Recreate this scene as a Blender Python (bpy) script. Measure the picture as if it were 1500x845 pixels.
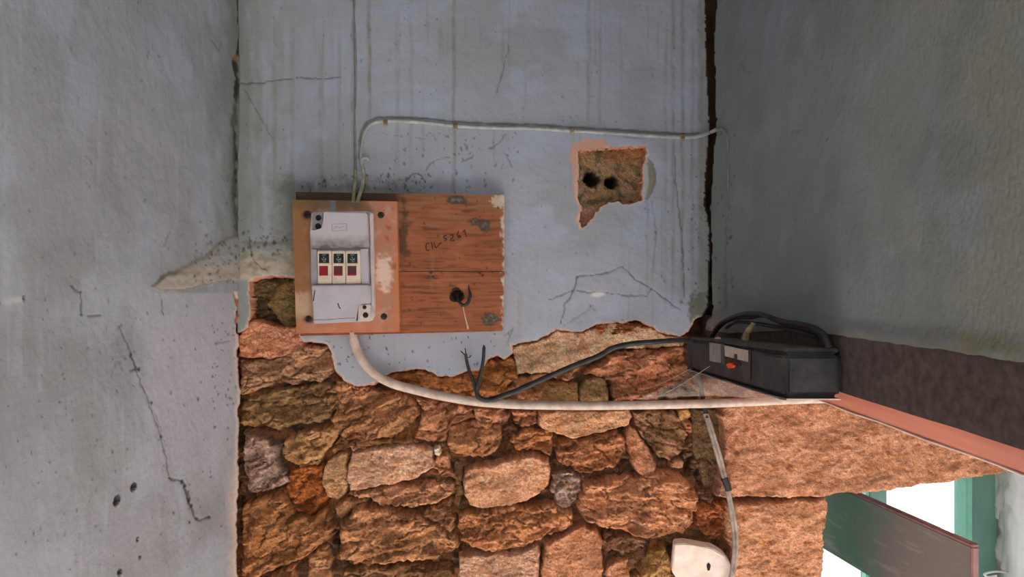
import bpy, bmesh, math, random
import numpy as np
from mathutils import Vector, Matrix

for o in list(bpy.data.objects):
    bpy.data.objects.remove(o)
scene = bpy.context.scene
COL = scene.collection
random.seed(7)

# ------------------------------------------------------------------ camera
S = 0.0013                 # metres per photograph pixel on the back wall
F = 1050.0                 # focal length in photograph pixels
D = F * S                  # distance camera -> back wall (y = 0)
Z0 = 1.60                  # eye height
XL = -400 * S              # left wall plane
XR = 290 * S               # right partition plane
cam_d = bpy.data.cameras.new('camera')
cam_d.sensor_width = 36.0
cam_d.lens = 36.0 * F / 1500.0
cam_d.clip_start = 0.02
cam = bpy.data.objects.new('camera', cam_d)
COL.objects.link(cam)
cam.location = (0, -D, Z0)
cam.rotation_euler = (math.radians(90), 0, 0)
scene.camera = cam

# ------------------------------------------------------------------ world, sun, exposure
world = bpy.data.worlds.new('world')
scene.world = world
world.use_nodes = True
bg = world.node_tree.nodes['Background']
bg.inputs['Color'].default_value = (0.93, 0.95, 1.0, 1)
bg.inputs['Strength'].default_value = 2.4
sun_d = bpy.data.lights.new('sun', 'SUN')
sun_d.energy = 60.0
sun_d.angle = math.radians(0.6)
sun_d.color = (1.0, 0.97, 0.93)
sun = bpy.data.objects.new('sun', sun_d)
COL.objects.link(sun)
sun.location = (0.5, -4, 5)
sun.rotation_euler = Vector((-0.12, 1.0, -1.03)).to_track_quat('-Z', 'Y').to_euler()
vs = scene.view_settings
vs.view_transform = 'Standard'
vs.look = 'None'
vs.gamma = 1.0
vs.use_curve_mapping = False
vs.exposure = -0.10
scene.cycles.max_bounces = 8
scene.cycles.diffuse_bounces = 6

# ------------------------------------------------------------------ numeric helpers
def lin(c):
    c = np.asarray(c, float) / 255.0
    return np.where(c <= 0.04045, c / 12.92, ((c + 0.055) / 1.055) ** 2.4)

def sm(a, b, x):
    t = np.clip((x - a) / (b - a), 0, 1)
    return t * t * (3 - 2 * t)

def _h(ix, iy, seed):
    n = (ix.astype(np.int64) * 374761393 + iy.astype(np.int64) * 668265263 + seed * 974634777) & 0xFFFFFFFF
    n = ((n ^ (n >> 13)) * 1274126177) & 0xFFFFFFFF
    n = n ^ (n >> 16)
    return (n & 0xFFFF) / 65535.0

def pn(x, y, seed=0):
    """gradient noise, about -0.7..0.7"""
    x0 = np.floor(x); y0 = np.floor(y)
    fx = x - x0; fy = y - y0
    u = fx * fx * fx * (fx * (fx * 6 - 15) + 10); v = fy * fy * fy * (fy * (fy * 6 - 15) + 10)
    r = []
    for dx in (0, 1):
        for dy in (0, 1):
            a = _h(x0 + dx, y0 + dy, seed) * 6.2831853
            r.append(np.cos(a) * (fx - dx) + np.sin(a) * (fy - dy))
    return (r[0] * (1 - u) + r[2] * u) * (1 - v) + (r[1] * (1 - u) + r[3] * u) * v

def fbm(x, y, seed=0, octv=4, gain=0.5):
    s = np.zeros_like(np.asarray(x, float)); a = 1.0; f = 1.0
    for i in range(octv):
        s = s + a * pn(x * f, y * f, seed + i * 17)
        a *= gain; f *= 2.03
    return s

def ridged(x, y, seed=0, octv=4):
    s = np.zeros_like(np.asarray(x, float)); a = 0.5; f = 1.0
    for i in range(octv):
        s = s + a * (1 - np.abs(pn(x * f, y * f, seed + i * 13)) * 2.2)
        a *= 0.5; f *= 2.1
    return s

def sd_poly(px, py, poly):
    """signed distance, positive inside"""
    d = np.full(px.shape, 1e18); ins = np.zeros(px.shape, bool)
    n = len(poly)
    for i in range(n):
        x1, y1 = poly[i]; x2, y2 = poly[(i + 1) % n]
        ex, ey = x2 - x1, y2 - y1
        t = np.clip(((px - x1) * ex + (py - y1) * ey) / (ex * ex + ey * ey + 1e-9), 0, 1)
        d = np.minimum(d, (px - x1 - t * ex) ** 2 + (py - y1 - t * ey) ** 2)
        c = (y1 > py) != (y2 > py)
        xi = x1 + (py - y1) * ex / (ey if abs(ey) > 1e-9 else 1e-9)
        ins ^= c & (px < xi)
    d = np.sqrt(d)
    return np.where(ins, d, -d)

def line_d(px, py, pts):
    """distance to a polyline and the parameter 0..1 along it"""
    d = np.full(px.shape, 1e18); tt = np.zeros(px.shape)
    n = len(pts) - 1
    for i in range(n):
        x1, y1 = pts[i][:2]; x2, y2 = pts[i + 1][:2]
        ex, ey = x2 - x1, y2 - y1
        t = np.clip(((px - x1) * ex + (py - y1) * ey) / (ex * ex + ey * ey + 1e-9), 0, 1)
        q = (px - x1 - t * ex) ** 2 + (py - y1 - t * ey) ** 2
        m = q < d
        d = np.where(m, q, d); tt = np.where(m, (i + t) / n, tt)
    return np.sqrt(d), tt

def mixc(c, col, m):
    return c * (1 - m[..., None]) + np.asarray(col) * m[..., None]

def P(px, py, y=0.0):
    """photograph pixel seen on the plane y"""
    k = (D + y) / F
    return Vector(((px - 750) * k, y, Z0 - (py - 422.5) * k))

def PXp(px, py, x):
    """photograph pixel seen on the plane x = const"""
    d = x * F / (px - 750.0)
    return Vector((x, d - D, Z0 - (py - 422.5) * d / F))

# ------------------------------------------------------------------ object helpers
def link(name, me, mat=None, parent=None):
    o = bpy.data.objects.new(name, me)
    COL.objects.link(o)
    if me is not None and mat is not None:
        me.materials.append(mat)
    if parent is not None:
        o.parent = parent
    return o

def tag(o, label, cat, group=None):
    o['label'] = label; o['category'] = cat
    if group: o['group'] = group
    return o

def struct(o):
    o['kind'] = 'structure'
    return o

def empty(name, loc):
    o = bpy.data.objects.new(name, None)
    o.location = loc; o.empty_display_size = 0.02
    COL.objects.link(o)
    return o

def grid_mesh(name, V, keep=None, col=None, smooth=True, sharp=None, flip=False):
    """V (nr, nc, 3) world points -> mesh with optional face mask and colour attribute"""
    nr, nc = V.shape[:2]
    idx = np.arange(nr * nc).reshape(nr, nc)
    q = np.stack([idx[:-1, :-1], idx[1:, :-1], idx[1:, 1:], idx[:-1, 1:]], -1)
    if keep is not None:
        q = q[keep]
    q = q.reshape(-1, 4)
    if flip:
        q = q[:, ::-1]
    used = np.zeros(nr * nc, bool); used[q.ravel()] = True
    remap = np.cumsum(used) - 1
    q = remap[q]
    vv = V.reshape(-1, 3)[used]
    me = bpy.data.meshes.new(name)
    me.vertices.add(len(vv)); me.vertices.foreach_set('co', vv.astype(np.float32).ravel())
    me.loops.add(q.size); me.loops.foreach_set('vertex_index', q.astype(np.int32).ravel())
    me.polygons.add(len(q))
    me.polygons.foreach_set('loop_start', np.arange(0, q.size, 4, dtype=np.int32))
    me.polygons.foreach_set('loop_total', np.full(len(q), 4, np.int32))
    me.update(calc_edges=True)
    me.validate()
    me.polygons.foreach_set('use_smooth', np.full(len(me.polygons), smooth))
    if sharp:
        me.set_sharp_from_angle(angle=math.radians(sharp))
    if col is not None:
        a = me.attributes.new('Col', 'FLOAT_COLOR', 'POINT')
        c = np.ones((len(vv), 4), np.float32)
        c[:, :3] = np.clip(col.reshape(-1, 3)[used], 0.003, 0.95)
        a.data.foreach_set('color', c.ravel())
    return me

def bm_mesh(name, bm, smooth=False, sharp=35):
    me = bpy.data.meshes.new(name)
    bmesh.ops.recalc_face_normals(bm, faces=bm.faces)
    bm.to_mesh(me); bm.free()
    if smooth:
        me.polygons.foreach_set('use_smooth', np.full(len(me.polygons), True))
        me.set_sharp_from_angle(angle=math.radians(sharp))
    return me

def add_box(bm, lo, hi):
    m = bmesh.ops.create_cube(bm, size=1.0)
    lo = Vector(lo); hi = Vector(hi)
    for v in m['verts']:
        v.co = Vector([(lo[i] + hi[i]) / 2 + v.co[i] * (hi[i] - lo[i]) for i in range(3)])
    return m['verts']

def box_obj(name, lo, hi, mat, parent=None, bevel=0.0):
    bm = bmesh.new(); add_box(bm, lo, hi)
    if bevel:
        bmesh.ops.bevel(bm, geom=bm.edges[:], offset=bevel, segments=2, affect='EDGES', clamp_overlap=True)
    return link(name, bm_mesh(name, bm, bevel > 0), mat, parent)

def prism_bm(bm, pts3, off):
    """extrude a closed ring of points by a vector"""
    a = [bm.verts.new(p) for p in pts3]
    b = [bm.verts.new(Vector(p) + Vector(off)) for p in pts3]
    bm.faces.new(a); bm.faces.new(b[::-1])
    n = len(a)
    for i in range(n):
        bm.faces.new((a[i], b[i], b[(i + 1) % n], a[(i + 1) % n]))

def prism(name, poly, yf, yb, mat, parent=None, bevel=0.0, off=None, seg=2):
    """photograph polygon on the plane yf, extruded back to yb"""
    bm = bmesh.new()
    prism_bm(bm, [P(x, y, yf) for x, y in poly], off if off else (0, yb - yf, 0))
    if bevel:
        bmesh.ops.bevel(bm, geom=bm.edges[:], offset=bevel, segments=seg, affect='EDGES', clamp_overlap=True)
    return link(name, bm_mesh(name, bm, bevel > 0), mat, parent)

def catmull(pts, n=8):
    pts = [Vector(p) for p in pts]
    q = [pts[0] * 2 - pts[1]] + pts + [pts[-1] * 2 - pts[-2]]
    out = []
    for i in range(1, len(q) - 2):
        p0, p1, p2, p3 = q[i - 1:i + 3]
        for k in range(n):
            t = k / n
            out.append(0.5 * ((2 * p1) + (p2 - p0) * t + (2 * p0 - 5 * p1 + 4 * p2 - p3) * t * t + (3 * p1 - p0 - 3 * p2 + p3) * t ** 3))
    out.append(pts[-1])
    return out

def tube_bm(bm, pts, r, seg=10, n=8, smoothpath=True, wob=0.0, flat=1.0):
    path = catmull(pts, n) if smoothpath and len(pts) > 2 else [Vector(p) for p in pts]
    rings = []
    up = Vector((0.13, -1, 0.07)).normalized()
    N = len(path)
    for i, p in enumerate(path):
        t = (path[min(i + 1, N - 1)] - path[max(i - 1, 0)]).normalized()
        a = up - t * up.dot(t)
        if a.length < 0.2:
            a = Vector((1, 0, 0)) - t * t.x
        a.normalize(); b = t.cross(a)
        rr = r(i / (N - 1)) if callable(r) else r
        if wob:
            rr *= 1 + wob * math.sin(i * 1.7) * math.cos(i * 0.61)
        rings.append([bm.verts.new(p + (a * math.cos(2 * math.pi * k / seg) * flat + b * math.sin(2 * math.pi * k / seg)) * rr) for k in range(seg)])
    for i in range(N - 1):
        for k in range(seg):
            bm.faces.new((rings[i][k], rings[i][(k + 1) % seg], rings[i + 1][(k + 1) % seg], rings[i + 1][k]))
    bm.faces.new(rings[0][::-1]); bm.faces.new(rings[-1])

def tube(name, pts, r, mat, parent=None, **kw):
    bm = bmesh.new(); tube_bm(bm, pts, r, **kw)
    return link(name, bm_mesh(name, bm, True, 50), mat, parent)

# ------------------------------------------------------------------ materials
def new_mat(name):
    m = bpy.data.materials.new(name); m.use_nodes = True
    nt = m.node_tree
    return m, nt, nt.nodes['Principled BSDF']

def nd(nt, t, **kw):
    n = nt.nodes.new(t)
    for k, v in kw.items():
        if k in n.inputs: n.inputs[k].default_value = v
        else: setattr(n, k, v)
    return n

def attr_mat(name, rough=0.85, fine=260.0, fine_amt=0.16, bump=0.25, bump_scale=160.0, bump_dist=0.003, spec=0.25):
    """colour from the mesh's own albedo attribute, fine mottling and relief from noise"""
    m, nt, b = new_mat(name)
    L = nt.links.new
    at = nd(nt, 'ShaderNodeAttribute', attribute_name='Col')
    tc = nd(nt, 'ShaderNodeTexCoord')
    n1 = nd(nt, 'ShaderNodeTexNoise', Scale=fine, Detail=5.0, Roughness=0.65)
    L(tc.outputs['Object'], n1.inputs['Vector'])
    mr = nd(nt, 'ShaderNodeMapRange')
    mr.inputs['From Min'].default_value = 0.3; mr.inputs['From Max'].default_value = 0.7
    mr.inputs['To Min'].default_value = 1 - fine_amt; mr.inputs['To Max'].default_value = 1 + fine_amt
    L(n1.outputs['Fac'], mr.inputs['Value'])
    mx = nd(nt, 'ShaderNodeMix', data_type='RGBA', blend_type='MULTIPLY')
    mx.inputs['Factor'].default_value = 1.0
    L(at.outputs['Color'], mx.inputs['A']); L(mr.outputs['Result'], mx.inputs['B'])
    L(mx.outputs['Result'], b.inputs['Base Color'])
    n2 = nd(nt, 'ShaderNodeTexNoise', Scale=bump_scale, Detail=6.0, Roughness=0.6)
    L(tc.outputs['Object'], n2.inputs['Vector'])
    bp = nd(nt, 'ShaderNodeBump', Strength=bump, Distance=bump_dist)
    L(n2.outputs['Fac'], bp.inputs['Height']); L(bp.outputs['Normal'], b.inputs['Normal'])
    b.inputs['Roughness'].default_value = rough
    b.inputs['Specular IOR Level'].default_value = spec
    return m

def plain(name, rgb, rgb2=None, scale=40.0, rough=0.6, metal=0.0, bump=0.0, spec=0.4, stretch=None, detail=5.0, lo=0.35, hi=0.65):
    m, nt, b = new_mat(name)
    L = nt.links.new
    c1 = tuple(lin(rgb)) + (1,); c2 = tuple(lin(rgb2 if rgb2 is not None else np.clip(np.asarray(rgb) * 0.86, 0, 255))) + (1,)
    tc = nd(nt, 'ShaderNodeTexCoord')
    src = tc.outputs['Object']
    if stretch:
        mp = nd(nt, 'ShaderNodeMapping'); mp.inputs['Scale'].default_value = stretch
        L(src, mp.inputs['Vector']); src = mp.outputs['Vector']
    n1 = nd(nt, 'ShaderNodeTexNoise', Scale=scale, Detail=detail, Roughness=0.62)
    L(src, n1.inputs['Vector'])
    cr = nd(nt, 'ShaderNodeValToRGB')
    cr.color_ramp.elements[0].position = lo; cr.color_ramp.elements[0].color = c2
    cr.color_ramp.elements[1].position = hi; cr.color_ramp.elements[1].color = c1
    L(n1.outputs['Fac'], cr.inputs['Fac']); L(cr.outputs['Color'], b.inputs['Base Color'])
    b.inputs['Roughness'].default_value = rough; b.inputs['Metallic'].default_value = metal
    b.inputs['Specular IOR Level'].default_value = spec
    if bump:
        bp = nd(nt, 'ShaderNodeBump', Strength=bump, Distance=0.002)
        L(n1.outputs['Fac'], bp.inputs['Height']); L(bp.outputs['Normal'], b.inputs['Normal'])
    return m

M = {}
M['paint'] = attr_mat('painted_plaster', 0.7, 420.0, 0.06, 0.35, 110.0, 0.003, 0.3)
M['stone'] = attr_mat('sandstone', 0.95, 420.0, 0.38, 1.0, 260.0, 0.006, 0.1)
M['mud'] = attr_mat('mud_mortar', 0.97, 380.0, 0.38, 1.0, 240.0, 0.006, 0.05)
M['wood'] = attr_mat('raw_board_wood', 0.75, 500.0, 0.10, 0.15, 300.0, 0.001, 0.25)
M['floor'] = plain('concrete_floor', (182, 180, 178), (168, 166, 163), 3.0, 0.9)
M['ceil'] = plain('ceiling_limewash', (176, 176, 172), (160, 160, 156), 4.0, 0.9)
M['core'] = plain('wall_core_mud', (128, 96, 70), (90, 66, 48), 14.0, 0.95, bump=0.5)
M['render'] = plain('white_render', (232, 226, 220), (196, 184, 170), 22.0, 0.9, bump=0.5, lo=0.3, hi=0.5)
M['limewash'] = plain('outside_limewash', (244, 248, 254), (224, 234, 250), 12.0, 0.9, bump=0.6)
M['beam'] = plain('dark_beam_paint', (92, 78, 74), (68, 56, 52), 90.0, 0.75, bump=0.25, spec=0.25)
M['beam_edge'] = plain('pale_red_beam_edge', (184, 112, 90), (160, 90, 70), 30.0, 0.7, stretch=(1, 0.12, 1))
M['plastic'] = plain('aged_grey_plastic', (190, 182, 186), (178, 170, 173), 30.0, 0.5)
M['plastic_rim'] = plain('cream_plastic_rim', (206, 190, 184), (188, 170, 164), 40.0, 0.5)
M['breaker'] = plain('cream_breaker_plastic', (232, 214, 192), (216, 194, 172), 60.0, 0.45)
M['filler'] = plain('grey_filler_plastic', (168, 164, 168), (150, 146, 150), 40.0, 0.5)
M['black_face'] = plain('black_gloss_plastic', (20, 24, 24), (12, 14, 15), 60.0, 0.35)
M['reds'] = [plain('red_window', (150, 28, 36), (120, 22, 28), 90.0, 0.3),
             plain('brownish_red_window', (104, 34, 34), (84, 30, 30), 90.0, 0.3),
             plain('dusty_red_window', (88, 36, 44), (70, 32, 38), 90.0, 0.3)]
M['red_edge'] = plain('red_window_lip', (160, 20, 36), (140, 18, 30), 90.0, 0.3)
M['print'] = plain('pale_print', (170, 178, 178), (130, 138, 138), 120.0, 0.6)
M['ink'] = plain('brown_ink', (66, 32, 28), (92, 48, 38), 220.0, 0.8)
M['screw'] = plain('rusty_screw', (70, 52, 42), (38, 30, 26), 200.0, 0.6, metal=0.4, bump=0.3)
M['screw_hole'] = plain('dark_grime_and_shade', (44, 34, 30), (28, 22, 20), 120.0, 0.9)
M['cable_w'] = plain('dirty_white_sheath', (208, 188, 174), (172, 148, 132), 45.0, 0.6, lo=0.3, hi=0.62)
M['cable_p'] = plain('painted_over_sheath', (176, 178, 178), (146, 146, 140), 60.0, 0.6)
M['cable_d'] = plain('wall_painted_sheath', (128, 131, 130), (108, 110, 106), 60.0, 0.7)
M['cable_y'] = plain('yellowed_sheath', (176, 170, 132), (140, 134, 100), 60.0, 0.6)
M['cable_b'] = plain('black_rubber', (52, 50, 50), (30, 28, 28), 50.0, 0.55)
M['cable_g'] = plain('grey_sheath', (176, 160, 148), (118, 104, 96), 50.0, 0.6)
M['copper'] = plain('tarnished_copper', (96, 60, 44), (60, 40, 32), 120.0, 0.5, metal=0.5)
M['clip'] = plain('stained_clip', (158, 142, 116), (124, 98, 66), 120.0, 0.7)
M['boxblack'] = plain('dusty_black_bakelite', (80, 79, 78), (42, 42, 44), 34.0, 0.7, bump=0.1, lo=0.42, hi=0.85)
M['boxdust'] = plain('dust_layer', (104, 102, 92), (74, 72, 66), 34.0, 0.95)
M['labelgrey'] = plain('grey_label', (150, 146, 142), (120, 116, 112), 60.0, 0.5)
M['labelcream'] = plain('cream_label', (186, 170, 158), (160, 146, 136), 60.0, 0.6)
M['orange'] = plain('orange_plastic', (240, 92, 40), (215, 76, 32), 60.0, 0.4)
M['twig'] = plain('pale_twig', (184, 160, 120), (140, 118, 84), 120.0, 0.9, bump=0.4)
M['green'] = plain('green_window_paint', (128, 172, 160), (108, 154, 142), 16.0, 0.55, stretch=(1, 1, 0.3))
M['teal'] = plain('bright_green_rebate', (150, 226, 200), (130, 206, 180), 16.0, 0.5)
M['shutter_edge'] = plain('worn_shutter_edge', (160, 120, 116), (134, 98, 96), 40.0, 0.8)
M['shard'] = plain('white_plaster_shard', (236, 220, 208), (216, 194, 178), 40.0, 0.8, bump=0.3)
M['wirew'] = plain('white_wire', (240, 240, 240), (215, 215, 215), 60.0, 0.5)
M['splinter'] = plain('pale_splinter', (222, 190, 172), (196, 160, 140), 90.0, 0.8)

m, nt, b = new_mat('sooty_grey_plastic')
tc = nd(nt, 'ShaderNodeTexCoord'); n1 = nd(nt, 'ShaderNodeTexNoise', Scale=55.0, Detail=5.0); sx = nd(nt, 'ShaderNodeSeparateXYZ')
nt.links.new(tc.outputs['Object'], n1.inputs['Vector']); nt.links.new(tc.outputs['Object'], sx.inputs['Vector'])
mr = nd(nt, 'ShaderNodeMapRange')
mr.inputs['From Min'].default_value = Z0 - (336 - 422.5) * 0.00123; mr.inputs['From Max'].default_value = Z0 - (365 - 422.5) * 0.00123
nt.links.new(sx.outputs['Z'], mr.inputs['Value'])
ad = nd(nt, 'ShaderNodeMath', operation='MULTIPLY'); nt.links.new(mr.outputs['Result'], ad.inputs[0]); nt.links.new(n1.outputs['Fac'], ad.inputs[1])
cr = nd(nt, 'ShaderNodeValToRGB')
cr.color_ramp.elements[0].position = 0.12; cr.color_ramp.elements[0].color = tuple(lin((192, 183, 186))) + (1,)
cr.color_ramp.elements[1].position = 0.5; cr.color_ramp.elements[1].color = tuple(lin((96, 90, 88))) + (1,)
nt.links.new(ad.outputs[0], cr.inputs['Fac']); nt.links.new(cr.outputs['Color'], b.inputs['Base Color']); b.inputs['Roughness'].default_value = 0.55
M['plastic_soot'] = m
m, nt, b = new_mat('dusty_green_shutter_paint')
tc = nd(nt, 'ShaderNodeTexCoord'); sx = nd(nt, 'ShaderNodeSeparateXYZ'); n1 = nd(nt, 'ShaderNodeTexNoise', Scale=7.0, Detail=6.0, Roughness=0.6)
mp = nd(nt, 'ShaderNodeMapping'); mp.inputs['Rotation'].default_value = (0.55, 0, 0); mp.inputs['Scale'].default_value = (1, 0.22, 1.6)
n2 = nd(nt, 'ShaderNodeTexNoise', Scale=38.0, Detail=7.0, Roughness=0.65)
nt.links.new(tc.outputs['Object'], n1.inputs['Vector']); nt.links.new(tc.outputs['Object'], sx.inputs['Vector'])
nt.links.new(tc.outputs['Object'], mp.inputs['Vector']); nt.links.new(mp.outputs['Vector'], n2.inputs['Vector'])
mr = nd(nt, 'ShaderNodeMapRange'); mr.inputs['From Min'].default_value = 0.26; mr.inputs['From Max'].default_value = -0.06
nt.links.new(sx.outputs['Y'], mr.inputs['Value'])
ad = nd(nt, 'ShaderNodeMath', operation='MULTIPLY_ADD'); nt.links.new(n1.outputs['Fac'], ad.inputs[0]); ad.inputs[1].default_value = 0.9; nt.links.new(mr.outputs['Result'], ad.inputs[2])
cr = nd(nt, 'ShaderNodeValToRGB')
cr.color_ramp.elements[0].position = 0.45; cr.color_ramp.elements[0].color = tuple(lin((92, 132, 112))) + (1,)
cr.color_ramp.elements[1].position = 0.95; cr.color_ramp.elements[1].color = tuple(lin((128, 120, 116))) + (1,)
nt.links.new(ad.outputs[0], cr.inputs['Fac'])
r2 = nd(nt, 'ShaderNodeMapRange'); r2.inputs['From Min'].default_value = 0.56; r2.inputs['From Max'].default_value = 0.74; r2.inputs['To Max'].default_value = 0.6
nt.links.new(n2.outputs['Fac'], r2.inputs['Value'])
mx = nd(nt, 'ShaderNodeMix', data_type='RGBA'); nt.links.new(r2.outputs['Result'], mx.inputs['Factor']); nt.links.new(cr.outputs['Color'], mx.inputs['A'])
mx.inputs['B'].default_value = tuple(lin((172, 166, 158))) + (1,)
nt.links.new(mx.outputs['Result'], b.inputs['Base Color']); b.inputs['Roughness'].default_value = 0.85
M['shutter'] = m
# thin window glass
m, nt, b = new_mat('window_glass')
nt.nodes.remove(b)
tr = nd(nt, 'ShaderNodeBsdfTransparent'); gl = nd(nt, 'ShaderNodeBsdfGlossy', Roughness=0.05)
fr = nd(nt, 'ShaderNodeFresnel', IOR=1.45); mxs = nd(nt, 'ShaderNodeMixShader')
nt.links.new(fr.outputs[0], mxs.inputs[0]); nt.links.new(tr.outputs[0], mxs.inputs[1]); nt.links.new(gl.outputs[0], mxs.inputs[2])
nt.links.new(mxs.outputs[0], nt.nodes['Material Output'].inputs['Surface'])
M['glass'] = m
# cobweb veil: thin threads of dust, mostly see-through
m, nt, b = new_mat('cobweb_veil')
tc = nd(nt, 'ShaderNodeTexCoord'); n1 = nd(nt, 'ShaderNodeTexNoise', Scale=60.0, Detail=6.0, Roughness=0.7)
nt.links.new(tc.outputs['Object'], n1.inputs['Vector'])
mr = nd(nt, 'ShaderNodeMapRange')
mr.inputs['From Min'].default_value = 0.35; mr.inputs['From Max'].default_value = 0.75
mr.inputs['To Min'].default_value = 0.04; mr.inputs['To Max'].default_value = 0.5
nt.links.new(n1.outputs['Fac'], mr.inputs['Value']); nt.links.new(mr.outputs['Result'], b.inputs['Alpha'])
b.inputs['Base Color'].default_value = (0.62, 0.50, 0.44, 1); b.inputs['Roughness'].default_value = 1.0
M['veil'] = m
M['web'] = plain('cobweb_thread', (176, 160, 150), (150, 136, 128), 100.0, 0.9)

# ------------------------------------------------------------------ stains and cracks shared by the walls
def spots(c, PXa, PYa, list_, colr, strength=0.85):
    for (sx, sy, r, e, ang) in list_:
        w = (np.abs(PXa - sx) < 4 * r + 3) & (np.abs(PYa - sy) < 4 * r * max(e, 1) + 3)
        if not w.any():
            continue
        dx = PXa[w] - sx; dy = PYa[w] - sy
        ca, sa = math.cos(ang), math.sin(ang)
        q = np.sqrt(((dx * ca + dy * sa) / r) ** 2 + ((-dx * sa + dy * ca) / (r * e)) ** 2)
        k = (1 - sm(0.5, 1.4, q)) * strength
        c[w] = mixc(c[w], colr, k)
    return c

def rnd_spots(rng, n, x0, x1, y0, y1, r0=0.7, r1=2.0):
    return [(rng.uniform(x0, x1), rng.uniform(y0, y1), rng.uniform(r0, r1) * rng.uniform(0.6, 1), rng.uniform(0.6, 2.4), rng.uniform(-0.6, 0.6)) for _ in range(n)]

def crack(c, dep, PXa, PYa, pts, w, colr, strength=0.9, depth=0.002, seed=0, jit=2.0):
    xs_ = [p[0] for p in pts]; ys_ = [p[1] for p in pts]
    win = (PXa > min(xs_) - 25) & (PXa < max(xs_) + 25) & (PYa > min(ys_) - 25) & (PYa < max(ys_) + 25)
    if not win.any():
        return c
    x = PXa[win]; y = PYa[win]
    wx = x + jit * 2.2 * pn(x / 9, y / 9, seed + 3); wy = y + jit * 2.2 * pn(x / 9 + 40, y / 9, seed + 5)
    d, t = line_d(wx, wy, pts)
    ww = w * (0.55 + 0.9 * np.clip(0.5 + 1.3 * pn(x / 17, y / 17, seed + 9), 0, 1))
    k = (1 - sm(ww * 0.45, ww * 1.25, d))
    c[win] = mixc(c[win], colr, k * strength)
    dep[win] = np.maximum(dep[win], k * depth)
    return c

DARK = lin((34, 30, 28)); GRIME = lin((88, 82, 70)); MOLD = lin((92, 92, 60)); BARE = lin((198, 132, 104)); RUSTY = lin((150, 116, 80))
rng = np.random.default_rng(11)
rr = random.Random(5)

# ------------------------------------------------------------------ floor, ceiling, outer shell of the room
WALLT = 0.45
struct(box_obj('floor', (-1.0, -3.0, -0.1), (2.3, 2.6, 0.0), M['floor']))
struct(box_obj('ceiling', (-1.0, -2.8, 2.7), (2.3, 0.45, 2.82), M['ceil']))

# added unseen low wall behind the viewer: limits the sun patch and sky light
struct(box_obj('wall_sun_limiter', (-1.0, -2.9, 0.0), (2.3, -2.8, 1.40), M['ceil']))

# ================================================================== BACK WALL
zone = [(340, 489), (352, 488), (362, 481), (366, 468), (367, 450), (365, 430), (366, 412), (392, 404), (434, 407), (437, 490), (446, 501), (480, 502),
        (486, 520), (492, 545), (508, 560), (525, 566), (546, 564), (556, 553), (575, 546), (600, 542), (622, 541), (640, 550),
        (665, 552), (684, 543), (700, 545), (714, 526), (728, 522), (740, 527), (752, 518), (750, 506), (790, 498), (802, 490),
        (815, 483), (850, 487), (870, 478), (882, 473), (930, 471), (950, 476), (962, 483), (976, 489), (996, 493), (1008, 487),
        (1014, 476), (1022, 466), (1032, 460), (1042, 452), (1090, 452), (1090, 1200), (340, 1200)]
sock = [(848, 221), (877, 218), (896, 216), (918, 216), (945, 214), (947, 228), (941, 243), (941, 270), (941, 292), (922, 300),
        (905, 296), (892, 296), (881, 301), (866, 320), (858, 330), (851, 334), (849, 322), (852, 304), (846, 288), (847, 266), (848, 243)]
gapL = [(1034, -60), (1034, 0), (1035, 35), (1035, 71), (1036, 106), (1039, 160), (1040, 192), (1038, 213), (1033, 284), (1034, 303), (1038, 325), (1040, 332), (1039.5, 398), (1038, 448), (1030, 462)]
gap = gapL + [(1060, 462), (1060, -60)]

xs = np.arange(348, 1052.1, 1.6)
ys = np.concatenate([np.arange(-424, -40, 32.0), np.arange(-40, 620.1, 1.6)])
GX, GY = np.meshgrid(xs, ys)
w1x = GX + 3.4 * fbm(GX / 16, GY / 16, 1, 4); w1y = GY + 3.4 * fbm(GX / 16 + 60, GY / 16, 2, 4)
sdz = -sd_poly(w1x, w1y, zone)
sds = -sd_poly(GX + 3 * fbm(GX / 9, GY / 9, 5, 3), GY + 3 * fbm(GX / 9 + 30, GY / 9, 6, 3), sock)
sdg = -sd_poly(GX + 1.6 * fbm(GX / 14, GY / 10, 7, 4), GY, gap)
sd = np.minimum(np.minimum(sdz, sds), sdg)
# snap the ring next to the outline onto it
gy_, gx_ = np.gradient(sd)
gx_ /= 1.6; gy_ /= 1.6
gl_ = np.sqrt(gx_ ** 2 + gy_ ** 2) + 1e-6
near = (np.abs(sd) < 1.05) & (GY > -36)
SX = GX - np.where(near, sd * gx_ / gl_ ** 2, 0) * 0.9
SY = GY - np.where(near, sd * gy_ / gl_ ** 2, 0) * 0.9
sdv = np.where(near, 0.0, sd)
# relief of the painted plaster
relief = 0.0028 * fbm(GX / 120, GY / 120, 21, 3) + 0.0007 * fbm(GX / 22, GY / 22, 22, 3) + 0.00045 * np.abs(fbm(GX / 7, GY / 11, 23, 2))
dep = np.zeros_like(GX)
# albedo
C = np.ones(GX.shape + (3,)) * lin((162, 164, 173))
C = mixc(C, lin((156, 158, 163)), sm(-0.1, 0.45, fbm(GX / 130, GY / 150, 31, 4)))
C = mixc(C, lin((165, 172, 187)), 0.8 * sm(0.05, 0.4, fbm(GX / 90 + 9, GY / 60, 32, 4)))
C = mixc(C, lin((150, 152, 148)), 0.7 * (1 - sm(352, 560, GX + 60 * fbm(GX / 60, GY / 80, 33, 3))) * sm(-0.3, 0.3, fbm(GX / 20, GY / 70, 34, 3) + 0.1))
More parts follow.
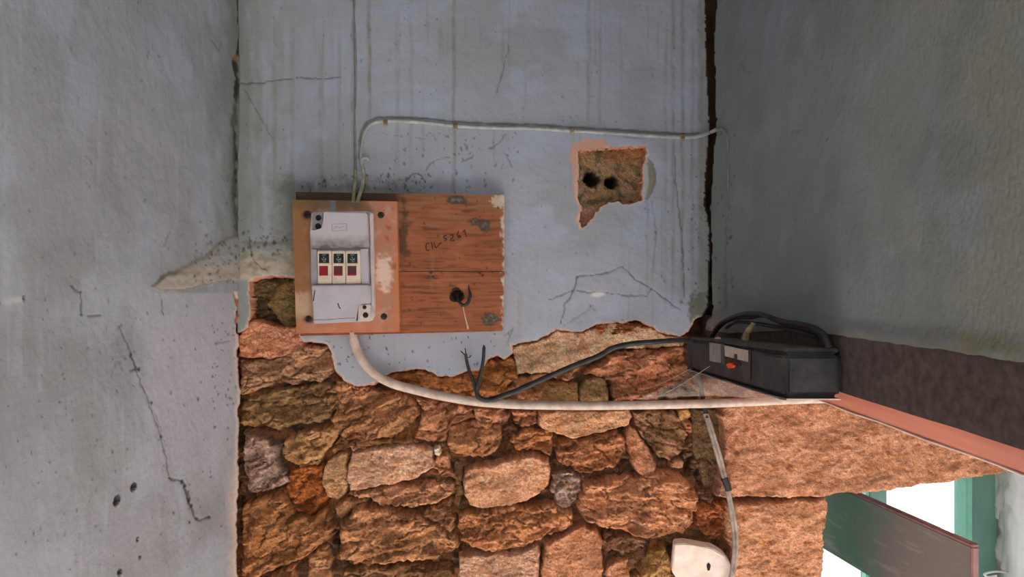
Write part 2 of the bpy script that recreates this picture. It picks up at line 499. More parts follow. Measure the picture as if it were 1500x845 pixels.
# running-water streaks
st = sm(0.12, 0.5, fbm(GX / 7.0, GY / 260, 35, 3)) * sm(-0.2, 0.35, fbm(GX / 60, GY / 90, 36, 3))
C = mixc(C, lin((140, 138, 126)), 0.40 * st)
def streak(cx, w, y0, y1, colr, s, seed):
    global C
    d = np.abs(GX - cx - 3 * pn(GX * 0 + seed, GY / 60, seed))
    k = (1 - sm(w * 0.4, w * 1.3, d)) * sm(y0 - 20, y0 + 20, GY) * (1 - sm(y1 - 25, y1 + 10, GY))
    C = mixc(C, colr, k * s * np.clip(0.65 + 0.8 * fbm(GX / 9, GY / 26, seed + 1, 3), 0, 1))
ST = lin((128, 118, 96))
for cx, w, y0, y1, s_ in [(665, 3.0, -60, 300, 0.75), (541, 3.0, -60, 176, 0.75), (517, 3.0, -60, 285, 0.55), (582, 4, 20, 290, 0.35), (603, 3.5, 30, 250, 0.35), (862, 3, -60, 190, 0.4), (879, 2.5, -60, 190, 0.4),
                          (986, 3, -60, 450, 0.6), (1000, 3, -60, 440, 0.6), (975, 2.5, 60, 460, 0.35), (1014, 3, 60, 460, 0.5), (1026, 4, -60, 460, 0.55), (948, 2, 290, 440, 0.4), (910, 3, 10, 180, 0.25), (402, 3, 20, 330, 0.3), (428, 4, 20, 330, 0.3), (470, 4, 60, 290, 0.35), (497, 3, 40, 290, 0.35), (379, 5, 30, 350, 0.3)]:
    streak(cx, w, y0, y1, ST, s_, int(cx))
# corners and wall above boards darker; mold low right, grime left of boards
C = mixc(C, lin((120, 122, 112)), 0.55 * (1 - sm(4, 40, GX - 348 + 16 * fbm(GX / 14, GY / 40, 40, 3))))
C = mixc(C, MOLD, 0.75 * sm(0.0, 0.5, fbm(GX / 10, GY / 14, 41, 4) + 0.9 - np.hypot((GX - 1024) / 26, (GY - 452) / 34)))
C = mixc(C, lin((126, 128, 112)), 0.6 * (1 - sm(3, 26, 1040 - GX + 10 * fbm(GX / 8, GY / 30, 42, 3))))
bd = sd_poly(GX, GY, [(428, 282), (740, 284), (740, 492), (430, 492)])
C = mixc(C, lin((96, 92, 82)), 0.75 * (1 - sm(2, 30, -bd + 14 * fbm(GX / 12, GY / 12, 43, 4))) * sm(300, 270, GY) * (1 - sm(560, 700, GX)))
C = mixc(C, lin((100, 100, 80)), 0.6 * (1 - sm(2, 46, -bd + 20 * fbm(GX / 12, GY / 12, 44, 4))) * (GX < 432))
# beige render patch in the left corner, bare of paint
patch = [(346, 347), (372, 352), (400, 352), (420, 345), (436, 340), (436, 404), (392, 405), (366, 412), (346, 414)]
sp = sd_poly(w1x, w1y, patch)
C = mixc(C, lin((152, 150, 140)), 0.55 * sm(-1, 6, sp))
C = mixc(C, lin((184, 164, 144)), 0.75 * sm(0, 5, sp) * sm(360, 394, GY + 10 * fbm(GX / 14, GY / 14, 46)))
C = mixc(C, lin((118, 116, 88)), 0.55 * sm(0, 5, sp) * sm(0.0, 0.5, fbm(GX / 16, GY / 12, 47, 3) + 0.1))
relief = relief + 0.0035 * sm(-2, 14, sp) * (1 + 0.4 * fbm(GX / 9, GY / 9, 48, 3))
# cement strip below the hole, thin vertical strip of paint
C = spots(C, GX, GY, [(rr.gauss(385, 24), rr.gauss(352, 9), rr.uniform(1.0, 2.6), rr.uniform(0.5, 1.6), 0.5) for _ in range(46)], lin((70, 68, 58)), 0.7)
C = spots(C, GX, GY, rnd_spots(rng, 300, 352, 1036, -40, 470, 0.5, 1.4), lin((84, 82, 78)), 0.6)
C = spots(C, GX, GY, rnd_spots(rng, 60, 470, 748, 488, 548, 0.6, 1.8), lin((48, 42, 38)), 0.85)
C = spots(C, GX, GY, rnd_spots(rng, 90, 570, 760, 190, 284, 0.7, 1.9), lin((76, 72, 66)), 0.7)
C = spots(C, GX, GY, rnd_spots(rng, 70, 440, 640, 255, 284, 0.6, 1.7), lin((52, 48, 42)), 0.8)
C = spots(C, GX, GY, rnd_spots(rng, 36, 1008, 1036, 200, 460, 0.6, 1.8), lin((58, 56, 48)), 0.75)
CR = lin((58, 54, 50))
for i, (pts, w, s_) in enumerate([
        ([(350, 122), (385, 122), (400, 117), (440, 113), (470, 115), (500, 112)], 1.6, 0.75),
        ([(358, 130), (378, 165), (400, 205)], 1.2, 0.55),
        ([(745, 66), (738, 100), (727, 137)], 1.5, 0.7),
        ([(595, 264), (604, 256), (613, 254), (620, 262)], 1.8, 0.9),
        ([(624, 250), (631, 238), (645, 232), (657, 231)], 1.4, 0.7),
        ([(676, 236), (690, 232), (693, 227)], 1.5, 0.7),
        ([(718, 218), (732, 208), (740, 196)], 1.5, 0.7), ([(738, 222), (745, 232), (750, 246)], 1.3, 0.6),
        ([(846, 405), (890, 400), (912, 390), (929, 407), (954, 423), (997, 454)], 1.4, 0.8),
        ([(805, 438), (842, 425), (863, 429), (883, 427), (917, 433), (948, 433), (954, 423)], 1.5, 0.8),
        ([(846, 405), (840, 427), (828, 446), (821, 475)], 1.7, 0.95),
        ([(870, 446), (850, 462), (826, 476)], 1.0, 0.45), ([(890, 473), (917, 468)], 1.2, 0.6),
        ([(989, 230), (989, 258), (993, 287), (999, 349), (1003, 436)], 1.5, 0.75),
        ([(947, 230), (958, 240), (961, 262), (956, 280), (947, 292)], 2.0, 0.7),
        ([(955, 292), (962, 340), (957, 400)], 1.1, 0.4),
        ([(365, 348), (371, 375), (380, 390), (390, 396)], 1.8, 0.85),
        ([(740, 492), (752, 480), (742, 504), (752, 512)], 1.5, 0.6),
        ([(560, 196), (640, 205)], 0.8, 0.3), ([(905, 198), (960, 206)], 0.8, 0.4)]):
    C = crack(C, dep, GX, GY, pts, w * 0.72, CR, s_ * 0.72, 0.0008, 100 + i * 7, 1.2)
C = crack(C, dep, GX, GY, [(527, 232), (526, 210), (530, 192), (538, 179), (553, 172.5), (580, 171.5), (620, 173.5), (665, 178.5), (720, 181.5), (780, 182.5), (838, 186), (900, 190), (960, 194), (1000, 196), (1022, 195)], 2.0, lin((92, 88, 76)), 0.7, 0.0, 480, 0.5)  # dark line painted along the upper side of the thin cable
# flaked white spot and flaked rim right of the socket hole
C = spots(C, GX, GY, [(876, 431, 4.0, 2.6, 1.45), (733, 378, 4, 1.0, 0)], lin((222, 218, 212)), 0.8)
pinkp = [(835, 218), (842, 209), (862, 202), (884, 204), (896, 214), (896, 224), (852, 224), (852, 306), (862, 318), (856, 334), (848, 330), (843, 322), (849, 306), (841, 292), (839, 262), (836, 240)]
C = mixc(C, lin((206, 160, 140)), sm(-1, 1.5, sd_poly(w1x, w1y, pinkp)))
rimp = [(943, 236), (953, 236), (960, 248), (962, 270), (955, 282), (944, 296)]
C = mixc(C, lin((134, 122, 96)), 0.85 * sm(-1, 2, sd_poly(w1x, w1y, rimp)))
C = mixc(C, lin((178, 180, 178)), 0.9 * sm(-1, 2, sd_poly(GX, GY, [(943, 240), (949, 240), (951, 268), (946, 290), (942, 290)])))
# broken rim of the plaster shows bare render
edge = sd + 2.2 * fbm(GX / 6, GY / 6, 55, 3)
C = mixc(C, lin((204, 188, 172)), 0.7 * (1 - sm(1.5, 3.5, edge)) * (sdg > 6))
C = mixc(C, BARE, 1 - sm(0.2, 1.8, edge))
C = mixc(C, lin((26, 22, 18)), np.where(sdg < 2.0, 0.95, 0.0))  # gap interior painted near-black, standing in for its deep shade
yv = -relief + dep
yv = np.where(sdv < 0, 0.030 + 0.004 * fbm(GX / 6, GY / 6, 56), yv)
yv = np.where((sdv < 0) & (sdg <= sd + 1e-6), 0.075, yv)
V = np.stack([(SX - 750) * S, yv, Z0 - (SY - 422.5) * S], -1)
kv = sd > -3.2
keep = kv[:-1, :-1] & kv[1:, :-1] & kv[1:, 1:] & kv[:-1, 1:]
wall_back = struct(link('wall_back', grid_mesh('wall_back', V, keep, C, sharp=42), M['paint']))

# ------------------------------------------------------------------ mortar bed behind plaster and stones
def hole_d(X, Y, cx, cy, rx, ry, seed):
    return 1 - np.hypot((X - cx) / rx, (Y - cy) / ry) + 0.35 * fbm(X / 6, Y / 6, seed, 3)

YN = 0.012
bx_ = np.arange(336, 1206.1, 2.2)
by_ = np.concatenate([np.arange(398, 880, 2.2), np.arange(884, 960, 8.0), np.arange(960, 1660, 50.0), [1656.0]])
BX, BY = np.meshgrid(bx_, by_)
BU = BX + 6 * fbm(BX / 20, BY / 20, 65, 2); BV = BY + 6 * fbm(BX / 20 + 9, BY / 20, 66, 2)
hb = 0.033 + 0.024 * fbm(BU / 30, BV / 22, 61, 4) - 0.008 * (ridged(BU / 12, BV / 9, 62, 3) - 0.5) + 0.004 * pn(BX / 4.4, BY / 4.0, 67)
hb = np.clip(hb, 0.008, 0.075)
hb = np.where((BX > 1006) & (BX < 1110) & (BY < 500), hb + 0.05 * sm(500, 470, BY), hb)
Cb = np.ones(BX.shape + (3,)) * lin((136, 98, 72))
Cb = mixc(Cb, lin((178, 118, 74)), sm(0.0, 0.4, fbm(BX / 34, BY / 26, 63, 4)))
Cb = mixc(Cb, lin((92, 70, 54)), sm(0.05, 0.45, fbm(BX / 20, BY / 16, 64, 4)))
Cb = mixc(Cb, lin((118, 102, 70)), 0.7 * ((BX < 440) & (BY < 480)))
Vb = np.stack([(BX - 750) * (D + YN) / F, hb, Z0 - (BY - 422.5) * (D + YN) / F], -1)
link('mortar_bed', grid_mesh('mortar_bed', Vb, None, Cb), M['mud'], wall_back)

# broken-out socket recess with two deep holes
sx_ = np.arange(828, 962.1, 2.0); sy_ = np.arange(198, 346.1, 2.0)
QX, QY = np.meshgrid(sx_, sy_)
QU = QX + 5 * fbm(QX / 12, QY / 12, 78, 2); QV = QY + 5 * fbm(QX / 12 + 5, QY / 12, 79, 2)
hq = 0.016 + 0.008 * fbm(QU / 22, QV / 22, 71, 4) + 0.003 * pn(QX / 4.6, QY / 4.6, 72)
h1 = sm(0.05, 0.35, hole_d(QX, QY, 868, 260, 13.5, 13.5, 73)); h2 = sm(0.05, 0.35, hole_d(QX, QY, 897, 265, 11, 11, 74))
hq = hq + 0.05 * np.maximum(h1, h2)
Cq = np.ones(QX.shape + (3,)) * lin((172, 138, 102))
Cq = mixc(Cq, lin((176, 124, 84)), sm(0.0, 0.4, fbm(QU / 15, QV / 12, 75, 4)))
Cq = mixc(Cq, lin((122, 106, 78)), sm(0.0, 0.35, fbm(QU / 15, QV / 12, 76, 4)))
Cq = mixc(Cq, lin((196, 166, 140)), 0.7 * sm(0.2, 0.5, fbm(QU / 15, QV / 12, 77, 3)) * (QX < 900))
Cq = mixc(Cq, lin((176, 112, 74)), 0.6 * (QY < 236) * (QX > 885))
Cq = mixc(Cq, lin((206, 152, 128)), 0.8 * (QY > 305))
Cq = mixc(Cq, lin((16, 14, 12)), 0.95 * np.maximum(h1, h2))  # both holes coloured near-black, shade painted on top of their depth
Vq = np.stack([(QX - 750) * S, hq, Z0 - (QY - 422.5) * S], -1)
link('socket_recess', grid_mesh('socket_recess', Vq, None, Cq), M['mud'], wall_back)

# ------------------------------------------------------------------ the stones, one object each
def stone(poly, rgb, y=0.010, kind='r', edge=6.0, rot=-0.2, rgb2=None, pad=0.0):
    """kind: r rough layered, f flat pitted, m crumbly mud"""
    stone.n += 1
    sd_ = stone.n * 31
    a = np.asarray(poly, float)
    x0, y0 = a.min(0) - 5; x1, y1 = a.max(0) + 5
    st_ = 1.6 if (x1 - x0) < 260 else 2.0
    X, Y = np.meshgrid(np.arange(x0, x1 + st_, st_), np.arange(y0, y1 + st_, st_))
    am = {'r': 1.0, 'f': 0.62, 'm': 1.15, 's': 0.7}[kind]
    wx = X + am * (5.5 * fbm(X / 21, Y / 21, sd_, 3) + 2.6 * pn(X / 5.5, Y / 5.5, sd_ + 40))
    wy = Y + am * (5.5 * fbm(X / 21 + 70, Y / 21, sd_ + 1, 3) + 2.6 * pn(X / 5.5 + 9, Y / 5.5, sd_ + 41))
    d = sd_poly(wx, wy, poly) + 1.8 + pad
    edge = edge * (0.75 if kind not in 'fs' else 0.6)
    t = np.clip(d / edge, 0, 1)
    prof = np.clip(1 - (1 - t) ** 2.4, 0, 1) ** 0.62
    cx, cy = a.mean(0)
    u = (X * math.cos(rot) + Y * math.sin(rot)); v = (-X * math.sin(rot) + Y * math.cos(rot))
    u = u + 7 * fbm(X / 26, Y / 26, sd_ + 50, 2); v = v + 5 * fbm(X / 26 + 33, Y / 26, sd_ + 51, 2)
    ln = random.Random(sd_)
    tilt = (X - cx) / 100 * ln.uniform(-0.007, 0.007) + (Y - cy) / 100 * ln.uniform(-0.004, 0.012)
    fb = fbm(u / 58, v / 20, sd_ + 3, 4)
    q6 = fb * 5.0
    terr = (np.floor(q6) + sm(0.30, 0.62, q6 - np.floor(q6))) / 5.0
    fine_ = 0.0030 * pn(X / 4.2, Y / 3.8, sd_ + 4) + 0.0016 * pn(X / 2.3, Y / 2.3, sd_ + 44)
    pits = sm(0.28, 0.55, fbm(u / 13, v / 6, sd_ + 45, 3))
    cleft = sm(0.88, 0.99, 1 - np.abs(fbm(u / 62, v / 26, sd_ + 46, 3)) * 1.8)
    if kind == 'r':
        n = 0.007 * fbm(u / 55, v / 30, sd_ + 2, 2) + 0.016 * terr + 0.0016 * (ridged(u / 22, v / 9, sd_ + 5, 3) - 0.5) + 0.85 * fine_ - 0.0015 * pits - 0.0055 * cleft
    elif kind == 's':
        n = 0.005 * fbm(u / 80, v / 50, sd_ + 2, 3) + 0.0042 * fbm(u / 17, v / 11, sd_ + 5, 3) + 0.5 * fine_ - 0.0018 * pits
    elif kind == 'f':
        n = 0.004 * fbm(u / 70, v / 50, sd_ + 2, 2) + 0.0030 * terr + 0.0024 * fbm(X / 11, Y / 8, sd_ + 5, 3) + 0.75 * fine_ - 0.0012 * pits
    else:
        n = 0.011 * fbm(u / 24, v / 15, sd_ + 2, 4) + 0.010 * terr + 0.0040 * (ridged(u / 11, v / 8, sd_ + 5, 3) - 0.5) + 1.2 * fine_ - 0.004 * pits - 0.006 * cleft
    front = y + tilt - n
    yy = 0.058 + (front - 0.058) * prof
    kv_ = d > -2.5
    kp = kv_[:-1, :-1] & kv_[1:, :-1] & kv_[1:, 1:] & kv_[:-1, 1:]
    lum = np.mean(rgb)
    b0 = lin(np.clip((lum + (np.asarray(rgb, float) - lum) * 0.93) * np.array([1.06, 1.045, 0.985]), 0, 255))
    c = np.ones(X.shape + (3,)) * b0
    c2 = lin(rgb2) if rgb2 is not None else b0 * np.array([0.78, 0.64, 0.48])
    c = mixc(c, c2, 0.75 * sm(-0.05, 0.45, fbm(u / 30, v / 18, sd_ + 6, 4)))
    c = mixc(c, b0 * np.array([0.45, 0.40, 0.36]), 0.75 * sm(0.12, 0.5, fbm(u / 24, v / 9, sd_ + 7, 4)))
    c = mixc(c, np.clip(b0 * np.array([1.25, 1.25, 1.28]), 0, 0.8), 0.75 * sm(0.05, 0.45, fbm(X / 16, Y / 12, sd_ + 8, 4)))
    c = mixc(c, lin((74, 54, 42)), 0.5 * np.maximum(0.5 * pits, cleft) * (kind not in 'fs'))
    big = sm(0.02, 0.32, fbm(u / 62, v / 34, sd_ + 60, 4))
    c = mixc(c, b0 * np.array([0.42, 0.40, 0.36]), (0.7 if kind in 'rm' else 0.45) * big)
    if kind == 's':
        c = mixc(c, b0 * np.array([0.62, 0.46, 0.34]), 0.7 * sm(0.08, 0.42, fbm(X / 15, Y / 11, sd_ + 61, 4)))
        c = mixc(c, np.clip(b0 * np.array([1.25, 1.3, 1.35]), 0, 0.8), 0.55 * sm(0.0, 0.4, fbm(X / 38, Y / 26, sd_ + 62, 4)))
    c = c * (1 + 0.5 * fbm(X / 4.0, Y / 4.0, sd_ + 9, 2))[..., None]
    k = (D + YN) / F
    Vv = np.stack([(X - 750) * k, yy, Z0 - (Y - 422.5) * k], -1)
    return link('stone', grid_mesh('stone', Vv, kp, c), M['stone'], wall_back)
stone.n = 0

PALE = (206, 156, 130); PINK = (204, 138, 106); OCH = (188, 126, 82); RUST = (188, 108, 58); BRN = (140, 104, 76); PURP = (178, 146, 136); OLV = (120, 98, 66); TERR = (190, 124, 96)
stones = [
    ([(366, 411), (392, 405), (406, 412), (400, 430), (386, 444), (372, 440), (365, 425)], OLV, 0.022, 'r', 9),
    ([(405, 416), (436, 408), (438, 480), (412, 478), (397, 456), (386, 447)], (138, 112, 74), 0.020, 'f', 6),
    ([(366, 455), (384, 449), (396, 458), (410, 475), (392, 470), (372, 464)], (104, 80, 56), 0.026, 'm', 6),
    ([(362, 482), (372, 467), (395, 473), (410, 479), (442, 477), (446, 500), (446, 512), (425, 520), (398, 526), (370, 523), (351, 522), (350, 492)], (216, 144, 114), 0.006, 'f', 6),
    ([(351, 525), (400, 527), (446, 506), (482, 504), (488, 524), (488, 546), (470, 558), (420, 562), (380, 570), (351, 580)], (190, 142, 112), 0.010, 'r', 7),
    ([(351, 586), (405, 569), (470, 561), (494, 560), (498, 590), (482, 614), (450, 622), (400, 629), (351, 622)], (160, 122, 86), 0.012, 'r', 8, -0.25),
    ([(489, 550), (510, 562), (545, 567), (600, 579), (617, 600), (606, 622), (570, 642), (512, 648), (492, 632), (484, 614), (497, 590)], (190, 132, 96), 0.008, 'r', 8, -0.4),
    ([(550, 560), (560, 551), (600, 543), (622, 542), (650, 552), (686, 546), (702, 540), (718, 526), (742, 527), (756, 520), (760, 555), (724, 584), (690, 588), (640, 578), (590, 568)], (196, 126, 76), 0.008, 'm', 6, 0.15),
    ([(606, 581), (690, 594), (694, 612), (662, 628), (650, 648), (640, 650), (606, 642), (612, 622), (619, 600)], PINK, 0.010, 'r', 8, -0.5),
    ([(512, 650), (570, 644), (602, 642), (622, 648), (590, 649), (545, 653), (518, 660)], (206, 146, 108), 0.012, 'm', 5),
    ([(752, 508), (800, 496), (815, 484), (850, 487), (875, 477), (920, 472), (955, 481), (976, 492), (1004, 496), (1000, 506), (900, 513), (876, 522), (820, 544), (758, 548)], (226, 178, 148), 0.006, 'f', 5),
    ([(866, 480), (880, 474), (925, 473), (950, 480), (930, 484), (905, 488), (888, 500), (880, 492)], (176, 106, 62), 0.003, 'm', 5),
    ([(755, 552), (820, 546), (848, 536), (842, 552), (800, 558), (790, 590), (740, 590), (724, 586)], (196, 134, 96), 0.012, 'm', 6, -0.2),
    ([(752, 523), (786, 524), (816, 524), (812, 533), (780, 534), (754, 533)], (124, 82, 58), 0.008, 'f', 5),
    ([(788, 562), (846, 560), (848, 590), (788, 590)], (168, 124, 84), 0.018, 'f', 5),
    ([(850, 590), (850, 568), (858, 556), (876, 552), (886, 556), (893, 572), (894, 590)], (164, 128, 92), 0.012, 'f', 6),
    ([(880, 532), (902, 514), (1002, 506), (1006, 530), (1014, 548), (992, 560), (978, 574), (962, 584), (898, 590), (894, 560), (886, 550), (852, 548)], (206, 136, 104), 0.008, 'r', 7, -0.1),
    ([(1012, 550), (1060, 556), (1140, 574), (1146, 592), (1034, 592), (1024, 575)], (178, 126, 92), 0.018, 'f', 6),
    ([(978, 578), (994, 574), (994, 594), (978, 594)], (170, 120, 90), 0.014, 'r', 4),
    ([(695, 596), (735, 596), (748, 606), (743, 620), (715, 623), (697, 616)], (204, 140, 110), 0.010, 'r', 6),
    ([(750, 598), (788, 600), (787, 620), (766, 626), (750, 619)], TERR, 0.012, 'r', 5),
    ([(790, 600), (922, 598), (927, 611), (920, 622), (885, 632), (840, 641), (802, 633), (788, 622)], (222, 162, 128), 0.004, 'f', 7),
    ([(750, 642), (775, 626), (808, 630), (813, 650), (802, 668), (772, 662), (756, 664)], (208, 136, 90), 0.010, 'm', 6),
    ([(736, 628), (750, 622), (762, 630), (748, 644), (754, 664), (738, 664)], (120, 84, 62), 0.024, 'm', 5),
    ([(655, 640), (660, 623), (680, 616), (710, 617), (732, 622), (736, 640), (729, 657), (715, 669), (690, 673), (665, 666), (655, 655)], (196, 134, 96), 0.010, 'r', 9),
    ([(638, 652), (652, 650), (654, 668), (662, 690), (668, 704), (650, 702), (638, 694)], (202, 142, 108), 0.012, 'm', 5),
    ([(518, 662), (545, 656), (590, 650), (622, 652), (634, 658), (636, 680), (626, 692), (605, 701), (575, 708), (540, 715), (513, 719), (509, 700), (512, 675)], (220, 166, 140), 0.004, 'f', 7),
    ([(473, 694), (480, 672), (495, 664), (508, 661), (510, 690), (508, 722), (495, 732), (480, 728), (472, 712)], (202, 152, 114), 0.008, 'f', 7),
    ([(512, 723), (540, 718), (575, 712), (620, 704), (650, 703), (669, 708), (661, 725), (640, 738), (620, 744), (580, 743), (560, 740), (545, 732), (524, 730)], (212, 150, 116), 0.008, 'r', 7),
    ([(413, 656), (420, 640), (440, 632), (470, 626), (500, 622), (497, 636), (488, 652), (478, 664), (466, 682), (440, 684), (420, 673)], (190, 140, 98), 0.004, 'r', 8),
    ([(500, 634), (512, 650), (506, 658), (492, 662), (484, 668), (490, 652)], (186, 128, 88), 0.014, 'm', 5),
    ([(355, 632), (395, 640), (409, 652), (406, 672), (412, 684), (426, 702), (416, 713), (390, 722), (364, 722), (355, 690)], PURP, 0.010, 'r', 9, -0.6),
    ([(426, 686), (472, 684), (473, 714), (476, 736), (462, 752), (440, 760), (424, 740), (414, 718)], RUST, 0.016, 'm', 7),
    ([(353, 738), (390, 723), (416, 722), (436, 752), (460, 756), (478, 742), (486, 766), (487, 784), (460, 808), (430, 824), (395, 838), (372, 850), (353, 850)], (180, 122, 82), 0.004, 'r', 9, -0.5),
    ([(392, 848), (430, 829), (436, 850), (438, 900), (350, 900), (352, 858), (374, 858)], (188, 128, 88), 0.012, 'r', 7),
    ([(452, 816), (474, 801), (485, 820), (481, 845), (472, 880), (446, 880), (447, 838)], (198, 142, 104), 0.012, 'r', 6),
    ([(498, 764), (514, 748), (528, 738), (556, 744), (604, 750), (640, 770), (668, 784), (671, 800), (650, 815), (620, 822), (560, 826), (520, 826), (501, 818), (496, 790)], (196, 138, 100), 0.004, 'r', 9),
    ([(506, 732), (540, 734), (525, 740), (508, 752), (500, 762), (492, 744)], (206, 148, 112), 0.012, 'r', 5),
    ([(618, 750), (640, 742), (664, 732), (667, 770), (662, 782), (640, 768), (620, 762)], (186, 130, 98), 0.014, 'm', 5),
    ([(502, 832), (560, 830), (640, 826), (660, 822), (664, 900), (500, 900)], (150, 108, 78), 0.016, 'r', 7),
    ([(682, 690), (700, 680), (725, 679), (745, 672), (775, 666), (802, 673), (806, 690), (803, 710), (790, 722), (770, 735), (745, 740), (710, 745), (690, 741), (680, 725), (678, 705)], (220, 158, 126), 0.004, 'f', 7),
    ([(664, 678), (676, 676), (677, 712), (672, 744), (664, 740), (668, 708)], (132, 98, 70), 0.024, 'f', 4),
    ([(672, 752), (700, 747), (745, 743), (800, 736), (836, 747), (838, 765), (826, 778), (790, 790), (760, 806), (720, 808), (690, 801), (675, 790), (671, 770)], (206, 138, 98), 0.006, 'm', 7, -0.15),
    ([(672, 812), (720, 812), (760, 811), (788, 796), (792, 828), (782, 900), (668, 900)], (204, 154, 132), 0.008, 'f', 7),
    ([(818, 646), (850, 642), (900, 630), (916, 640), (918, 655), (912, 672), (900, 681), (870, 692), (840, 690), (820, 681), (815, 660)], (196, 128, 92), 0.008, 'm', 7),
    ([(808, 694), (840, 691), (852, 704), (848, 732), (832, 748), (812, 736), (806, 716)], PURP, 0.012, 'm', 6),
    ([(848, 722), (856, 704), (880, 700), (905, 698), (950, 691), (985, 690), (1005, 700), (1018, 715), (1022, 740), (1015, 765), (1000, 780), (970, 788), (930, 785), (895, 775), (858, 766), (846, 745)], (208, 142, 108), 0.000, 'r', 12, 0.05),
    ([(921, 622), (930, 627), (955, 665), (963, 678), (955, 692), (942, 699), (930, 688), (920, 660), (916, 640)], (186, 126, 98), 0.006, 'f', 6),
    ([(926, 602), (986, 600), (1000, 618), (1010, 636), (1005, 650), (995, 666), (980, 679), (966, 672), (942, 640), (928, 620)], (158, 116, 84), 0.006, 'r', 7, 0.5, (206, 150, 122)),
    ([(993, 602), (1008, 599), (1011, 610), (1004, 615), (994, 612)], (232, 170, 110), 0.004, 'f', 4),
    ([(997, 618), (1006, 616), (1015, 626), (1012, 635), (1004, 630)], TERR, 0.006, 'r', 4),
    ([(984, 677), (996, 672), (1003, 678), (1000, 684), (985, 685)], (212, 150, 120), 0.006, 'f', 4),
    ([(1014, 600), (1054, 600), (1057, 640), (1054, 690), (1046, 724), (1034, 716), (1026, 690), (1016, 660)], (126, 100, 74), 0.026, 'f', 6),
    ([(1052, 604), (1057, 588), (1100, 560), (1596, 560), (1596, 678), (1500, 689), (1440, 698), (1400, 704), (1300, 718), (1225, 722), (1206, 728), (1150, 727), (1060, 728), (1046, 723), (1055, 690), (1058, 640)], (200, 142, 114), 0.000, 's', 8),
    ([(1064, 735), (1150, 731), (1206, 728), (1211, 742), (1206, 780), (1203, 900), (1068, 900), (1069, 800), (1060, 770)], (200, 142, 112), 0.004, 's', 8),
    ([(1020, 744), (1050, 736), (1062, 742), (1064, 775), (1055, 792), (1032, 784), (1018, 770)], (186, 112, 74), 0.014, 'm', 6),
    ([(800, 796), (832, 778), (850, 768), (873, 776), (881, 790), (886, 900), (786, 900), (794, 828)], (192, 132, 102), 0.008, 'f', 6),
    ([(890, 832), (900, 823), (921, 818), (925, 900), (888, 900)], (184, 128, 96), 0.016, 'f', 5),
    ([(934, 832), (950, 811), (974, 800), (984, 816), (984, 850), (986, 900), (930, 900)], (190, 142, 92), 0.012, 'r', 6),
    ([(884, 782), (915, 788), (950, 794), (944, 806), (915, 814), (888, 804)], (150, 108, 84), 0.022, 'm', 5),
]
for s_ in stones:
    stone(*s_)
for (x, y, r) in [(1008, 668, 7), (1018, 682, 8), (1010, 694, 7), (1024, 704, 7), (1028, 722, 8), (1014, 654, 6), (902, 812, 6), (912, 806, 5), (930, 820, 6), (868, 708, 6), (640, 775, 6), (412, 838, 6), (826, 760, 6), (490, 800, 6), (1040, 738, 6), (905, 690, 7)]:
    n = 7
    pl = [(x + r * rr.uniform(0.75, 1.15) * math.cos(2 * math.pi * k / n), y + r * rr.uniform(0.7, 1.1) * math.sin(2 * math.pi * k / n)) for k in range(n)]
    stone(pl, rr.choice([(96, 72, 58), (124, 92, 72), (150, 112, 84)]), 0.020, 'r', 5)
stone([(638, 655), (643, 652), (647, 660), (644, 667), (638, 664)], (238, 220, 206), -0.004, 'f', 3)

for (ya, yb_) in ((906, 972), (978, 1046), (1052, 1124)):      # courses that go on below the photographed part
    x = 352
    while x < 1190:
        w = min(rr.uniform(60, 150), 1203 - x)
        if 1203 - x - w < 40: w = 1203 - x
        j = lambda a: rr.uniform(-a, a)
        stone([(x + 2 + j(3), ya + 6 + j(5)), (x + w * 0.5, ya + j(6)), (x + w - 4 + j(3), ya + 4 + j(5)), (x + w - 2, (ya + yb_) / 2 + j(6)), (x + w - 6 + j(4), yb_ - 4 + j(5)), (x + w * 0.45, yb_ + j(5)), (x + 4 + j(3), yb_ - 3 + j(5)), (x + 1, (ya + yb_) / 2 + j(6))],
              rr.choice([(190, 130, 92), (204, 146, 112), (176, 122, 86), (200, 140, 104)]), rr.uniform(0.004, 0.014), rr.choice('rrmf'), 7)
        x += w + 2

# ------------------------------------------------------------------ masonry core of the back wall, with the window opening
XO0 = 0.597; XO1 = 1.183          # window opening
ZO1 = Z0 - 0.325; ZO0 = Z0 - 1.05
bm = bmesh.new()
add_box(bm, (-1.0, 0.088, 0.0), (XO0, WALLT, 2.7))
add_box(bm, (XO0, 0.062, ZO1), (XO1 + 0.05, WALLT, 2.7))
add_box(bm, (XO0, 0.04, 0.0), (XO1 + 0.03, WALLT, ZO0))
link('wall_core', bm_mesh('wall_core', bm), M['core'], wall_back)
# white-rendered right reveal with a rough surface
rx = np.linspace(-0.0, WALLT, 60); rz = np.linspace(0.0, 2.7, 300)
RY, RZ = np.meshgrid(rx, rz)
dsp = 0.006 * fbm(RY / 0.05, RZ / 0.05, 81, 4) + 0.012 * sm(0.2, 0.42, RY) * fbm(RY / 0.03, RZ / 0.03, 82, 3)
Vr = np.stack([1.035 + 0.385 * RY + dsp, RY, RZ], -1)
Cr = np.ones(RY.shape + (3,)) * lin((240, 238, 236))
Cr = mixc(Cr, lin((168, 146, 128)), 0.8 * sm(0.0, 0.4, fbm(RY / 0.06, RZ / 0.08, 83, 4) - 0.40 + 0.62 * sm(0.28, 0.42, RY)))
struct(link('wall_window_reveal', grid_mesh('wall_window_reveal', Vr, None, Cr), M['paint']))
struct(box_obj('wall_far_right', (XO1 + 0.05, 0.02, 0.0), (2.3, WALLT, 2.7), M['render']))
struct(box_obj('wall_right_outer', (2.0, -2.8, 0.0), (2.3, 0.0, 2.7), M['render']))

